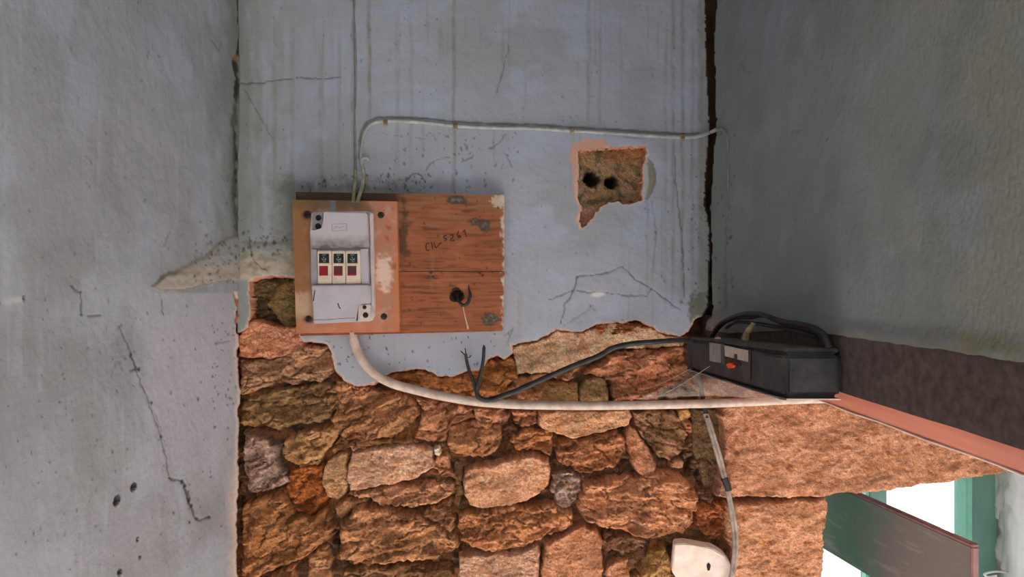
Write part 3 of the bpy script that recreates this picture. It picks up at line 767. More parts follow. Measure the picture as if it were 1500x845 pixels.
# ================================================================== LEFT WALL
lc = np.concatenate([np.arange(-60, 356, 1.6)])
ld = -XL * F / (750 - lc)                                   # depth of those columns
ld = np.concatenate([np.linspace(D - 0.05 - 2.9, ld[0] - 0.02, 26), ld])
lz = np.concatenate([np.arange(0, Z0 - 0.60, 0.05), np.arange(Z0 - 0.60, Z0 + 0.60, 0.0023), np.arange(Z0 + 0.60, 2.69, 0.05), [2.70]])
LD, LZ = np.meshgrid(ld, lz)
LDs = np.maximum(LD, 0.25)
LX = 750 + XL * F / LDs; LY = 422.5 - (LZ - Z0) * F / LDs        # where each point shows in the photograph
LX = np.where(LD < 0.25, -2000, LX)
U = LD / S; W = -LZ / S                                      # wall units of the same size as photograph pixels
dl = 0.004 * fbm(U / 160, W / 160, 121, 3) + 0.0008 * fbm(U / 26, W / 26, 122, 3)
depL = np.zeros_like(LD)
CL = np.ones(LD.shape + (3,)) * lin((151, 153, 159))
CL = mixc(CL, lin((142, 144, 147)), sm(-0.1, 0.4, fbm(U / 150, W / 220, 131, 4)))
CL = mixc(CL, lin((160, 165, 176)), 0.8 * sm(-0.05, 0.4, fbm(U / 120 + 7, W / 130, 132, 4)))
CL = mixc(CL, lin((172, 175, 181)), 0.3 * sm(0.15, 0.45, fbm(U / 14, W / 260, 133, 3)) * sm(-0.2, 0.2, fbm(U / 90, W / 90, 139)))
CL = mixc(CL, lin((130, 133, 132)), 0.22 * sm(0.2, 0.5, fbm(U / 16, W / 40, 134, 3)))
CL = mixc(CL, lin((116, 122, 114)), 0.65 * sm(300, 346, LX + 14 * fbm(LX / 20, LY / 50, 135, 3)) * (LY < 372))
CL = mixc(CL, lin((122, 120, 100)), 0.5 * sm(334, 346, LX + 6 * fbm(LX / 8, LY / 20, 136, 3)) * (LY < 372))
# beige sloping patch low in the corner
pL = [(222, 419), (240, 404), (270, 392), (300, 376), (322, 356), (346, 344), (370, 344), (370, 410), (330, 411), (296, 417), (270, 425), (236, 426)]
wLx = LX + 3 * fbm(LX / 14, LY / 14, 137, 3); wLy = LY + 3 * fbm(LX / 14 + 20, LY / 14, 138, 3)
spL = sd_poly(wLx, wLy, pL)
low = sm(404, 410, LY)
CL = mixc(CL, lin((170, 160, 148)), 0.9 * sm(-1.0, 2.0, spL))
CL = mixc(CL, lin((110, 104, 88)), 0.7 * sm(-5, 0, spL) * (1 - sm(0, 7, spL)) * (LY < 405))
CL = mixc(CL, lin((150, 154, 156)), 0.8 * sm(1, 5, spL) * (1 - sm(380, 398, LY + 8 * fbm(LX / 12, LY / 12, 150))))
dl = dl + 0.0022 * (sm(-1.5, 2.0, spL) * sm(396, 404, LY) + sm(-2, 26, spL) * (1 - sm(396, 404, LY))) * (1 + 0.5 * fbm(LX / 8, LY / 8, 140, 3))
CL = mixc(CL, lin((178, 178, 188)), 0.7 * sm(426, 432, LY + 4 * (LX < 220)) * sm(190, 250, LX + 30 * fbm(LX / 40, LY / 60, 151, 3)) * (1 - sm(560, 760, LY)))  # lighter tone painted in where bounced light brightens the lower wall
CL = mixc(CL, lin((104, 92, 78)), 0.7 * (1 - sm(0.5, 2.2, np.abs(spL))) * (LY > 404) * (LX < 340))
CL = spots(CL, LX, LY, [(rr.gauss(322, 18), rr.gauss(366, 12) + (322 - rr.gauss(322, 18)) * 0.3, rr.uniform(1.0, 2.6), rr.uniform(0.6, 1.4), 0.4) for _ in range(40)], lin((78, 74, 62)), 0.6)
CL = spots(CL, LX, LY, rnd_spots(rng, 30, 280, 345, 372, 415, 0.8, 1.7), lin((70, 58, 50)), 0.8)
CL = spots(CL, LX, LY, rnd_spots(rng, 170, 0, 340, 0, 845, 0.8, 2.0), lin((92, 92, 90)), 0.7)
CL = spots(CL, LX, LY, rnd_spots(rng, 70, 0, 340, 430, 845, 0.7, 1.8), lin((60, 58, 56)), 0.75)
CL = spots(CL, LX, LY, rnd_spots(rng, 60, 310, 347, 440, 600, 0.7, 1.6), lin((66, 58, 52)), 0.8)
for i, (pts, w, s_) in enumerate([
        ([(175, 478), (190, 510), (200, 545), (213, 575), (225, 610), (237, 645), (245, 680), (248, 700)], 1.7, 0.75),
        ([(216, 580), (233, 620), (243, 655)], 1.0, 0.4),
        ([(248, 702), (262, 703), (268, 708), (275, 730), (285, 758), (292, 762), (307, 757)], 2.8, 0.95),
        ([(190, 520), (200, 540), (190, 543)], 2.0, 0.8), ([(160, 556), (170, 530), (185, 526)], 1.0, 0.4),
        ([(105, 418), (121, 430), (122, 462), (150, 462)], 1.6, 0.8), ([(238, 440), (239, 462)], 1.7, 0.8),
        ([(240, 362), (252, 332)], 1.2, 0.5), ([(315, 503), (346, 496)], 0.9, 0.5),
        ([(113, 770), (115, 750)], 1.0, 0.5), ([(140, 770), (162, 768)], 0.9, 0.4),
        ([(310, 58), (320, 74), (324, 62)], 1.2, 0.6)]):
    CL = crack(CL, depL, LX, LY, pts, w * 0.75, lin((48, 46, 46)), s_ * 0.8, 0.0008, 300 + i * 5, 1.2)
CL = spots(CL, LX, LY, [(266, 706, 2.6, 1.6, 0.2), (270, 712, 2.2, 1.5, 0.4), (276, 733, 2.4, 2.4, 0.3), (280, 741, 2.2, 1.6, 0.2), (288, 760, 2.8, 0.8, 0.2), (277, 765, 1.8, 1.2, 0), (307, 757, 2.2, 0.7, 0), (192, 519, 1.8, 1.4, 0), (203, 541, 2.4, 1.5, 0.3), (222, 590, 1.8, 1.5, 0), (236, 640, 1.8, 1.5, 0), (248, 700, 2.0, 0.8, 0), (121, 428, 1.5, 1.5, 0), (122, 461, 2.0, 0.7, 0)], lin((30, 28, 28)), 0.9)
# long open crack in the corner
ck = [(350, -60), (350, 0), (352, 40), (350, 72), (342, 88), (346, 112), (345, 150), (342, 180), (346, 230), (345, 290), (348, 330), (352, 352)]
CL = crack(CL, depL, LX, LY, ck, 3.3, lin((40, 36, 32)), 0.95, 0.002, 340, 1.6)
CL = crack(CL, depL, LX, LY, [(343, 150), (340, 200), (342, 290), (346, 340)], 5.0, lin((112, 114, 102)), 0.6, 0.0, 345, 1.5)
CL = spots(CL, LX, LY, [(344, 84, 4, 1.4, 0)], lin((150, 116, 84)), 0.7)
for hx, hy, r in [(172, 733, 6.5), (197, 713, 5.2), (203, 790, 2.6), (176, 838, 4), (38, 436, 3.0), (206, 816, 2)]:
    hq_ = (np.hypot((LX - hx) / (r * 0.75) + 0.25 * (LY - hy) / r, (LY - hy) / (r * 1.25)) + 0.25 * fbm(LX / 3, LY / 3, int(hx), 2))
    CL = mixc(CL, lin((26, 24, 23)), 0.95 * (1 - sm(0.95, 1.3, hq_))); depL = np.maximum(depL, 0.005 * (1 - sm(0.55, 1.0, hq_)))  # hole shade put into the colour, wider than the dent itself
    CL = spots(CL, LX, LY, [(hx + 2, hy + r * 1.3, r * 0.7, 0.6, 0)], lin((186, 186, 186)), 0.35)  # small pale highlight painted under each hole
CL = spots(CL, LX, LY, [(22, 440, 5, 3.2, 1.45)], lin((196, 196, 196)), 0.6)
# broken end of the plaster where the stone is laid bare: warm render, white rim
ed = LX - 346 + 5 * fbm(LY / 18, LY / 50, 141, 4)
lowm = sm(425, 432, LY)
CL = mixc(CL, lin((212, 188, 172)), 0.6 * sm(-16, -3, ed + 6 * fbm(LX / 20, LY / 20, 142)) * sm(640, 720, LY))
CL = mixc(CL, lin((214, 206, 198)), 0.6 * lowm * sm(-5, -1, ed))
CL = mixc(CL, lin((190, 120, 84)), lowm * sm(0, 2.0, ed))
CL = mixc(CL, lin((70, 50, 40)), 0.8 * lowm * sm(1, 3, ed) * sm(0.1, 0.35, fbm(LX / 10, LY / 12, 143, 3)))
CL = crack(CL, depL, LX, LY, [(343, 430), (348, 445), (347, 470), (350, 488)], 2.2, lin((150, 84, 54)), 0.9, 0.004, 360, 1.0)
Vl = np.stack([XL + dl - depL - 0.012 * lowm * sm(2, 7, ed), LD - D, LZ], -1)
wall_left = struct(link('wall_left', grid_mesh('wall_left', Vl, None, CL, flip=True), M['paint']))
box_obj('wall_core', (-1.0, -2.8, 0.0), (XL - 0.03, 0.1, 2.7), M['core'], wall_left)

# ================================================================== RIGHT PARTITION ON ITS BEAM
ZBT = Z0 - 0.0515                                               # top of the beam
rc = np.arange(1038, 1560, 2.0)
rd = XR * F / (rc - 750)
rd = np.concatenate([[D + 0.06, D + 0.03], rd, np.linspace(rd[-1] - 0.02, 0.15, 16)])
rzv = np.concatenate([np.arange(ZBT - 0.034, Z0 + 0.60, 0.003), np.arange(Z0 + 0.60, 2.70, 0.05), [2.70]])
RD, RZ = np.meshgrid(rd, rzv)
zlow = ZBT - 0.002 - 0.026 * sm(0.86, 1.34, RD) + 0.003 * fbm(RD / 0.05, RD * 0, 229, 3)
RZ = np.maximum(RZ, zlow)
RX = 750 + XR * F / RD; RYp = 422.5 - (RZ - Z0) * F / RD
U = RD / S; W = -RZ / S
dr = 0.004 * fbm(U / 150, W / 150, 221, 3) + 0.0006 * fbm(U / 26, W / 26, 222, 3)
stip = sm(1300, 1430, RX + 60 * fbm(RX / 70, RYp / 60, 223, 3))
dr = dr + stip * 0.0006 * fbm(U / 3.2, W / 3.2, 224, 2)
depR = np.zeros_like(RD)
CR_ = np.ones(RD.shape + (3,)) * lin((128, 133, 137))  # same paint as the other walls, base lowered to paint in its shade
CR_ = mixc(CR_, lin((136, 137, 128)), sm(1130, 1420, RX + 110 * fbm(RX / 120, RYp / 120, 231, 3)))
CR_ = mixc(CR_, lin((118, 123, 123)), 0.6 * sm(0.0, 0.45, fbm(U / 90, W / 90, 232, 4)))
CR_ = mixc(CR_, lin((140, 145, 152)), 0.5 * sm(0.1, 0.45, fbm(U / 70 + 5, W / 60, 233, 4)))
CR_ = CR_ * (1 + stip * 0.22 * fbm(U / 3.0, W / 3.0, 234, 2))[..., None]
CR_ = mixc(CR_, lin((140, 132, 92)), 0.5 * sm(0.2, 0.7, fbm(RX / 40, RYp / 16, 235, 3) + 0.95 - np.hypot((RX - 1450) / 110, (RYp - 505) / 22)))
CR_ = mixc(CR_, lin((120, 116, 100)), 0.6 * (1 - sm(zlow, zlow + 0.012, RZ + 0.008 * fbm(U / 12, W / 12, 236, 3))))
CR_ = mixc(CR_, lin((132, 140, 128)), 0.5 * (1 - sm(1046, 1064, RX + 5 * fbm(RX / 8, RYp / 30, 237, 3))))
CR_ = spots(CR_, RX, RYp, rnd_spots(rng, 90, 1046, 1500, 0, 480, 0.6, 1.6), lin((88, 86, 80)), 0.6)
CR_ = spots(CR_, RX, RYp, rnd_spots(rng, 34, 1046, 1080, 190, 450, 0.6, 2.0), lin((54, 52, 46)), 0.8)
CR_ = crack(CR_, depR, RX, RYp, [(1067, 205), (1067, 250), (1065, 330), (1064, 400), (1062, 452)], 1.6, lin((84, 84, 72)), 0.6, 0.001, 400, 0.8)
CR_ = crack(CR_, depR, RX, RYp, [(1150, 196), (1165, 192), (1174, 186)], 1.0, lin((84, 84, 78)), 0.5, 0.001, 410)
CR_ = crack(CR_, depR, RX, RYp, [(1085, 92), (1092, 104), (1099, 104)], 1.2, lin((84, 84, 78)), 0.6, 0.001, 411)
gR = [(1049, -90), (1049, 0), (1046, 35), (1045, 71), (1046, 106), (1047, 160), (1048, 192), (1046, 213), (1041, 284), (1040, 303), (1041.5, 332), (1042.5, 398), (1043, 448), (1046, 462), (1034, 470), (1000, 470), (1000, -90)]
gq = sd_poly(RX + 1.5 * fbm(RX / 9, RYp / 12, 238, 3), RYp, gR)
gq = np.where(RX < 1036, 5.0, gq)
gq = np.where(RYp > 455, np.minimum(gq, sm(470, 455, RYp) * gq), gq)
CR_ = mixc(CR_, lin((24, 20, 17)), sm(-1.2, 0.2, gq) * 0.96)  # this side of the gap gets painted shade too
depR = np.maximum(depR, 0.05 * sm(-0.4, 1.2, gq))
# rough mortar end above the beam pocket
me_ = sm(455, 464, RYp) * (1 - sm(1058, 1066, RX))
CR_ = mixc(CR_, lin((136, 124, 112)), 0.85 * me_)
dr = dr + me_ * 0.004 * fbm(RX / 5, RYp / 5, 239, 3)
dr = dr + 0.005 * (1 - sm(0.0, 0.02, RZ - ZBT))
Vrw = np.stack([XR - dr + depR, RD - D, RZ], -1)
wall_right = struct(link('wall_right', grid_mesh('wall_right', Vrw, None, CR_, sharp=50), M['paint']))
box_obj('wall_core', (XR + 0.052, -1.215, ZBT - 0.002), (XR + 0.20, 0.088, 2.70), M['ceil'], wall_right)

# the beam: dark face, paler reddish chamfer below
zb = Z0 - 0.119; ch = 0.0275
yb0, yb1 = -1.22, 0.10
N = 90
yy_ = np.linspace(yb0, yb1, N)
bp = [(XR + 0.20, ZBT), (XR + 0.05, ZBT)] + [(XR, z) for z in np.linspace(ZBT, zb, 14)]
prof = np.array(bp)
BXg = np.repeat(prof[None, :, 0], N, 0); BZg = np.repeat(prof[None, :, 1], N, 0); BYg = np.repeat(yy_[:, None], len(bp), 1)
nz = fbm(BYg / 0.12, BZg / 0.05, 251, 3)
BXg = BXg + np.where(BXg < XR + 0.01, 0.0022 * nz, 0); BZg = BZg + np.where(BZg < zb + 0.001, 0.0016 * pn(BYg / 0.09, BYg * 0, 252), 0)
beam = link('timber_beam', grid_mesh('timber_beam', np.stack([BXg, BYg, BZg], -1), sharp=40), M['beam'])
tag(beam, 'dark brown painted beam carrying the grey partition wall', 'beam')
cp = [(XR, zb - 0.0005), (XR + 0.006, zb - 0.008), (XR + ch * 0.7, zb - ch * 0.72), (XR + ch, zb - ch)]
cq = [(XR + ch, zb - ch), (XR + ch + 0.004, zb - ch - 0.002), (XR + 0.20, zb - ch - 0.002), (XR + 0.20, ZBT)]
for nm, pf, mt in (('chamfered_edge', cp, M['beam_edge']), ('underside', cq, M['beam_edge'])):
    pf = np.array(pf)
    a = np.repeat(pf[None, :, 0], N, 0); b_ = np.repeat(pf[None, :, 1], N, 0); y_ = np.repeat(yy_[:, None], len(pf), 1)
    if nm == 'chamfered_edge':
        b_[:, 0] = BZg[:, -1]; a[:, 0] = BXg[:, -1]
    o = link(nm, grid_mesh(nm, np.stack([a, y_, b_], -1), sharp=40), mt, beam)
    o['label'] = 'paler reddish timber ' + ('edge below the dark face' if nm == 'chamfered_edge' else 'underside of the beam')
o = tube('pale_edge_line', [Vector((XR + ch - 0.001, y_, zb - ch - 0.0004 + 0.0006 * math.sin(y_ * 40))) for y_ in np.linspace(yb0, 0.05, 60)], 0.0012, M['shard'], beam, smoothpath=False, seg=6)
o['label'] = 'pale line of plaster along the lower edge'
o = box_obj('end_grain', (XR + 0.03, yb0 - 0.004, zb - ch + 0.004), (XR + 0.19, yb0 + 0.02, ZBT - 0.003), M['beam'], beam)
pier = struct(box_obj('trim_1', (XR + 0.02, -1.42, 0.0), (XR + 0.22, -1.12, zb - ch - 0.002), M['render']))

# ================================================================== WINDOW
win = empty('window_1', ((XO0 + XO1) / 2, 0.38, ZO0)); win['kind'] = 'structure'
YW = 0.38
def wpart(name, px0, px1, z0, z1, y0, y1, mat, bev=0.002):
    k = (D + y0) / F
    o = box_obj(name, ((px0 - 750) * k, y0, z0), ((px1 - 750) * k, y1, z1), mat, None, bev)
    o.parent = win; o.matrix_parent_inverse = win.matrix_world.inverted() if False else Matrix.Translation(-Vector(win.location))
    return o
wpart('jamb_post', 1419, 1461, ZO0, ZO1, YW, YW + 0.06, M['green'])
wpart('rebate_strip', 1416, 1425, ZO0 + 0.05, ZO1 - 0.03, YW - 0.014, YW + 0.03, M['teal'])  # paler green paints the daylight on the inner rebate
wpart('mullion', 1275, 1299.5, ZO0, ZO1, YW, YW + 0.05, M['green'])
wpart('rebate_strip', 1269, 1274, ZO0 + 0.05, ZO1 - 0.03, YW + 0.006, YW + 0.03, M['teal'])
wpart('jamb_post', 1105, 1128, ZO0, ZO1, YW, YW + 0.06, M['green'])
wpart('head_rail', 1105, 1462, ZO1 - 0.02, ZO1 + 0.03, YW + 0.002, YW + 0.055, M['green'])
wpart('sill_rail', 1105, 1462, ZO0 - 0.01, ZO0 + 0.05, YW + 0.002, YW + 0.055, M['green'])
wpart('pane', 1299, 1419, ZO0 + 0.04, ZO1 - 0.01, YW + 0.03, YW + 0.034, M['glass'], 0)
# hinge plate strip beside the right jamb
wpart('hinge_strip', 1462, 1466, Z0 - 0.56, Z0 - 0.44, YW - 0.01, YW + 0.02, M['wirew'])
# small shutter opened inwards
d1 = 1.74; d2 = 1.272
def shx(d): return 0.761 + 0.1667 * (1.615 - d)
zt = Z0 - 0.4540; hb_ = 0.168
nrm = Vector((1.0, 0.1667, 0)).normalized()
A = Vector((shx(d1), d1 - D, zt)); B = Vector((shx(d2), d2 - D, zt))
sh = empty('window_shutter', (A + B) / 2 - Vector((0, 0, hb_)))
tag(sh, 'dusty green shutter board standing open in the window', 'shutter')
def shbox(name, t0, t1, z0, z1, n0, n1, mat, bev=0.0015):
    bm = bmesh.new()
    p = [A.lerp(B, t0), A.lerp(B, t1)]
    ring = [Vector((p[0].x, p[0].y, zt - z0)), Vector((p[1].x, p[1].y, zt - z0)), Vector((p[1].x, p[1].y, zt - z1)), Vector((p[0].x, p[0].y, zt - z1))]
    prism_bm(bm, [q + nrm * n0 for q in ring], nrm * (n1 - n0))
    if bev: bmesh.ops.bevel(bm, geom=bm.edges[:], offset=bev, segments=2, affect='EDGES', clamp_overlap=True)
    o = link(name, bm_mesh(name, bm, True), mat, sh)
    o.matrix_parent_inverse = Matrix.Translation(-sh.location)
    return o
shbox('panel', 0.0, 0.99, 0.006, hb_, 0.0, 0.010, M['shutter'])
e_ = shbox('top_edge_strip', 0.0, 1.0, 0.0, 0.0065, -0.0015, 0.0125, M['shutter_edge'])
e_ = shbox('end_strip', 0.988, 1.0, 0.006, hb_, -0.0015, 0.0125, M['shutter_edge'])
# outside: limewashed low wall beyond the window, so the opening gives on a yard
oy = np.linspace(-0.2, 4.5, 60); oz = np.linspace(0.0, 0.36, 20)
OX, OZ = np.meshgrid(oy, oz)
Vo = np.stack([OX, 2.1 + 0.05 * fbm(OX / 0.5, OZ / 0.3, 261, 4), OZ + 0.03 * sm(0.28, 0.36, OZ) * pn(OX / 0.2, OX * 0, 262)], -1)
yard = struct(link('wall_yard', grid_mesh('wall_yard', Vo), M['limewash']))
box_obj('wall_core', (-0.2, 2.17, 0.0), (4.5, 2.4, 0.345), M['limewash'], yard)

# ================================================================== BOARDS
def slab(name, quad, yf, yb, hfun, cfun, mat, parent=None, step=2.0, hole=None):
    """bent board: quad TL, TR, BR, BL in photograph pixels on the plane yf; its edges are closed back to yb"""
    q = [np.array(p, float) for p in quad]
    nu = int(max(np.linalg.norm(q[1] - q[0]), np.linalg.norm(q[2] - q[3])) / step) + 1
    nv = int(max(np.linalg.norm(q[3] - q[0]), np.linalg.norm(q[2] - q[1])) / step) + 1
    u = np.linspace(0, 1, nu)[None, :, None]; v = np.linspace(0, 1, nv)[:, None, None]
    XY = (q[0] * (1 - u) + q[1] * u) * (1 - v) + (q[3] * (1 - u) + q[2] * u) * v
    X, Y = XY[..., 0], XY[..., 1]
    h = hfun(X, Y); c = cfun(X, Y)
    y = np.full(X.shape, yf) + h
    # ring of side walls
    X = np.pad(X, 1, mode='edge'); Y = np.pad(Y, 1, mode='edge'); y = np.pad(y, 1, mode='edge'); c = np.pad(c, ((1, 1), (1, 1), (0, 0)), mode='edge')
    y[0, :] = yb; y[-1, :] = yb; y[:, 0] = yb; y[:, -1] = yb
    k = (D + yf) / F
    V = np.stack([(X - 750) * k, y, Z0 - (Y - 422.5) * k], -1)
    return link(name, grid_mesh(name, V, None, c, sharp=40), mat, parent)

YB = -0.020     # face of the rear board
def rb_col(seed):
    def f(X, Y):
        c = np.ones(X.shape + (3,)) * lin((150, 88, 56))
        g = fbm(X / 110, (Y + 2.5 * pn(X / 60, Y / 40, seed)) / 4.2, seed + 1, 4)
        c = mixc(c, lin((122, 70, 44)), 0.8 * sm(-0.1, 0.45, g))
        c = mixc(c, lin((84, 50, 34)), 0.75 * sm(0.18, 0.5, fbm(X / 60, Y / 3.0, seed + 2, 3)))
        c = mixc(c, lin((168, 100, 70)), 0.6 * sm(0.05, 0.4, fbm(X / 50, Y / 20, seed + 3, 3)))
        c = mixc(c, lin((138, 104, 72)), 0.6 * sm(0.0, 0.4, fbm(X / 40, Y / 9, seed + 4, 3) + 0.35 - (Y - 285) / 130))
        # darker tone beside the front board and at the top left
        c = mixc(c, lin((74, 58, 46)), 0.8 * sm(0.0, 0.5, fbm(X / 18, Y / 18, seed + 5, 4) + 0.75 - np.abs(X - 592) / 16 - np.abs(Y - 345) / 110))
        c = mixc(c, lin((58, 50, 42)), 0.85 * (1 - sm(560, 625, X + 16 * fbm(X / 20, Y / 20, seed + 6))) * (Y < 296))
        for (kx, ky, rx, ry) in [(668, 293, 17, 7), (698, 325, 15, 6), (711, 331, 10, 9), (719, 467, 15, 11)]:
            k = 1 - np.hypot((X - kx) / rx, (Y - ky) / ry) + 0.45 * fbm(X / 7, Y / 5, int(kx), 3)
            c = mixc(c, lin((70, 66, 58)), 0.9 * sm(0.0, 0.3, k))
            c = mixc(c, lin((126, 118, 108)), 0.7 * sm(0.3, 0.7, k) * sm(0.0, 0.3, fbm(X / 5, Y / 5, int(kx) + 1, 2)))
        # plaster smears on the right edge
        c = mixc(c, lin((206, 190, 180)), 0.8 * sm(0.35, 0.75, fbm(X / 6, Y / 12, seed + 7, 4) + 0.8 - (739 - X) / 10))
        c = mixc(c, lin((206, 186, 170)), 0.75 * sm(0.0, 0.3, 1 - np.hypot((X - 732) / 14, (Y - 294) / 12) + 0.6 * fbm(X / 4, Y / 4, seed + 8)))
        c = mixc(c, lin((150, 112, 90)), 0.35 * (1 - sm(0.5, 4, np.abs(X - 633 - 3 * pn(Y / 20, Y / 60, 5)))) * (Y > 368) * (Y < 425))
        c = spots(c, X, Y, rnd_spots(np.random.default_rng(seed), 60, 590, 738, 288, 488, 0.6, 1.5), lin((70, 42, 30)), 0.8)
        c = spots(c, X, Y, [(631, 399, 2.4, 1, 0), (634, 405, 1.8, 1, 0), (703, 400, 2.0, 1, 0), (707, 403, 2.0, 1, 0)], lin((20, 14, 12)), 0.95)
        c = spots(c, X, Y, [(676, 421, 6, 2.2, 1.3)], lin((196, 116, 74)), 0.5)
        return c
    return f
def rb_h(X, Y):
    return 0.0006 * fbm(X / 70, Y / 3.0, 501, 3) + 0.05 * sm(0.92, 1.06, 1.98 - np.hypot(X - 669, Y - 432.5) / 8.5) * 0 + 0.0
rear = empty('rear_board', P(588, 490, 0.0))
tag(rear, 'reddish brown wooden mounting board fixed flat on the plaster, pencilled code on it', 'board')
def par(o, e):
    o.parent = e; o.matrix_parent_inverse = Matrix.Translation(-Vector(e.location)); return o
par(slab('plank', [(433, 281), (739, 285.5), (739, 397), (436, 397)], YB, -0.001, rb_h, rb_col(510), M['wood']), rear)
def rb_h2(X, Y):
    q = np.hypot(X - 669, Y - 432.5)
    return 0.0006 * fbm(X / 70, Y / 3.0, 502, 3) + 0.0165 * (1 - sm(8.2, 9.4, q))
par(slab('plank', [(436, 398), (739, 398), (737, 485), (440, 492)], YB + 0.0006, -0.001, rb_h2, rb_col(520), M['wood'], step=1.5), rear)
ring = [(669 + 8.8 * math.cos(a), 432.5 + 8.8 * math.sin(a)) for a in np.linspace(0, 2 * math.pi, 24, endpoint=False)]
o = par(prism('cable_hole_bottom', ring, -0.0042, -0.0012, M['screw_hole']), rear)  # dark disc closing the hole, its shade put into the colour
bm = bmesh.new()
n_ = 20
for i in range(n_):
    a0, a1 = 2 * math.pi * i / n_, 2 * math.pi * (i + 1) / n_
    r0_, r1_ = 8.6, 10.6 + 1.2 * math.sin(3 * a0 + 1)
    vs_ = [bm.verts.new(P(669 + r * math.cos(a), 432.5 + r * math.sin(a), YB - dz)) for (r, a, dz) in ((r0_, a0, 0.0004), (r1_, a0, 0.0006), (r1_, a1, 0.0006), (r0_, a1, 0.0004))]
    bm.faces.new(vs_)
bmesh.ops.remove_doubles(bm, verts=bm.verts, dist=0.0004)
r_ = bmesh.ops.extrude_face_region(bm, geom=bm.faces[:])
for v in r_['geom']:
    if isinstance(v, bmesh.types.BMVert): v.co.y -= 0.0006
par(link('hole_grime_ring', bm_mesh('hole_grime_ring', bm), M['screw_hole']), rear)
# pencilled code: strokes traced as thin ribbons of ink
strokes = [[(175, 520), (130, 520), (110, 570), (120, 630), (150, 650), (175, 635)], [(208, 498), (225, 560), (236, 622)],
           [(258, 505), (288, 602), (320, 572), (348, 545)], [(340, 535), (402, 508)],
           [(492, 374), (446, 380), (440, 418), (482, 428), (490, 450), (448, 466)],
           [(552, 372), (590, 360), (610, 395), (572, 442), (560, 470), (640, 464)],
           [(712, 288), (690, 350), (696, 402), (732, 410), (746, 386), (704, 372)],
           [(828, 264), (780, 322)], [(822, 288), (836, 350), (852, 396)]]
bm = bmesh.new()
for s_ in strokes:
    tube_bm(bm, [P(615 + x * 0.08, 315 + y * 0.08, YB - 0.0006) for x, y in s_], 0.0012, seg=6, n=4, flat=0.35)
par(link('pencilled_code', bm_mesh('pencilled_code', bm, True), M['ink']), rear)

YF_ = -0.036
def fb_col(X, Y):
    c = np.ones(X.shape + (3,)) * lin((176, 124, 98))
    n = fbm(X / 26, Y / 30, 601, 4)
    c = mixc(c, lin((190, 150, 130)), 0.85 * sm(0.0, 0.35, n))
    c = mixc(c, lin((190, 112, 88)), 0.7 * sm(0.05, 0.3, fbm(X / 14, Y / 18, 602, 4)) * (X > 540))
    c = mixc(c, lin((200, 120, 70)), 0.7 * sm(572, 584, X + 5 * fbm(X / 8, Y / 14, 603)))
    c = mixc(c, lin((226, 196, 180)), 0.8 * sm(0.0, 0.4, 1 - np.hypot((X - 562) / 15, (Y - 400) / 30) + 0.6 * fbm(X / 9, Y / 9, 604, 3)))
    c = mixc(c, lin((152, 108, 62)), 0.85 * (1 - sm(440, 474, X + 10 * fbm(X / 14, Y / 30, 605, 3))) * (1 - 0.5 * sm(420, 440, Y)))
    c = mixc(c, lin((206, 172, 140)), 0.7 * (1 - sm(450, 462, X)) * sm(422, 432, Y + 6 * fbm(X / 9, Y / 9, 606)) * (1 - sm(455, 470, Y)))
    c = mixc(c, lin((112, 96, 64)), 0.7 * (1 - sm(300, 312, Y + 7 * fbm(X / 14, Y / 9, 607, 3))) * (1 - sm(515, 545, X)))
    c = mixc(c, lin((184, 112, 78)), 0.6 * sm(466, 478, Y + 5 * fbm(X / 16, Y / 8, 608)))
    c = mixc(c, lin((140, 150, 152)), 0.8 * (1 - sm(3, 5, np.abs(X - 487 - (Y - 293) * 0.05))) * (Y < 312))
    c = spots(c, X, Y, rnd_spots(np.random.default_rng(61), 70, 436, 582, 298, 486, 0.6, 1.5), lin((150, 84, 52)), 0.7)
    c = spots(c, X, Y, [(567, 349, 2.5, 2, -0.4), (578, 390, 3, 1.6, 0.3), (570, 334, 3, 1, 0.2), (556, 414, 3, 0.6, 0.2)], lin((150, 92, 50)), 0.8)
    c = spots(c, X, Y, [(450, 315, 8, 0.9, 0.2), (453, 468, 9, 0.6, 0.1)], lin((44, 42, 46)), 0.85)
    return c
front = empty('front_board', P(508, 488, -0.03))
tag(front, 'small stained plywood board under the grey fuse box, screwed on the rear board', 'board')
par(slab('panel', [(428, 292.5), (581.5, 295), (585, 486), (434, 488.5)], YF_, -0.0205, lambda X, Y: 0.0005 * fbm(X / 18, Y / 18, 611, 3), fb_col, M['wood']), front)
def screw_head(name, px, py, r, y, parent, mat=None, ang=0.6):
    bm = bmesh.new()
    c = P(px, py, y)
    rr_ = r * (D + y) / F
    prof = [(0.0, -0.0016), (0.5, -0.0015), (0.85, -0.0009), (1.0, 0.0)]
    sg = 16
    top = bm.verts.new(c + Vector((0, prof[0][1], 0)))
    prev = None
    for (k, dy) in prof[1:]:
        ringv = [bm.verts.new(c + Vector((math.cos(2 * math.pi * i / sg) * rr_ * k, dy, math.sin(2 * math.pi * i / sg) * rr_ * k))) for i in range(sg)]
        for i in range(sg):
            if prev is None: bm.faces.new((top, ringv[i], ringv[(i + 1) % sg]))
            else: bm.faces.new((prev[i], ringv[i], ringv[(i + 1) % sg], prev[(i + 1) % sg]))
        prev = ringv
    o = par(link(name, bm_mesh(name, bm, True), mat or M['screw']), parent)
    bm = bmesh.new()
    add_box(bm, (-rr_ * 0.85, -0.0004, -rr_ * 0.14), (rr_ * 0.85, 0.0004, rr_ * 0.14))
    bmesh.ops.transform(bm, matrix=Matrix.Translation(c + Vector((0, -0.00165, 0))) @ Matrix.Rotation(ang, 4, 'Y'), verts=bm.verts)
    s = link('slot', bm_mesh('slot', bm), M['screw_hole'], o)
    s.matrix_parent_inverse = Matrix.Identity(4)
    return o
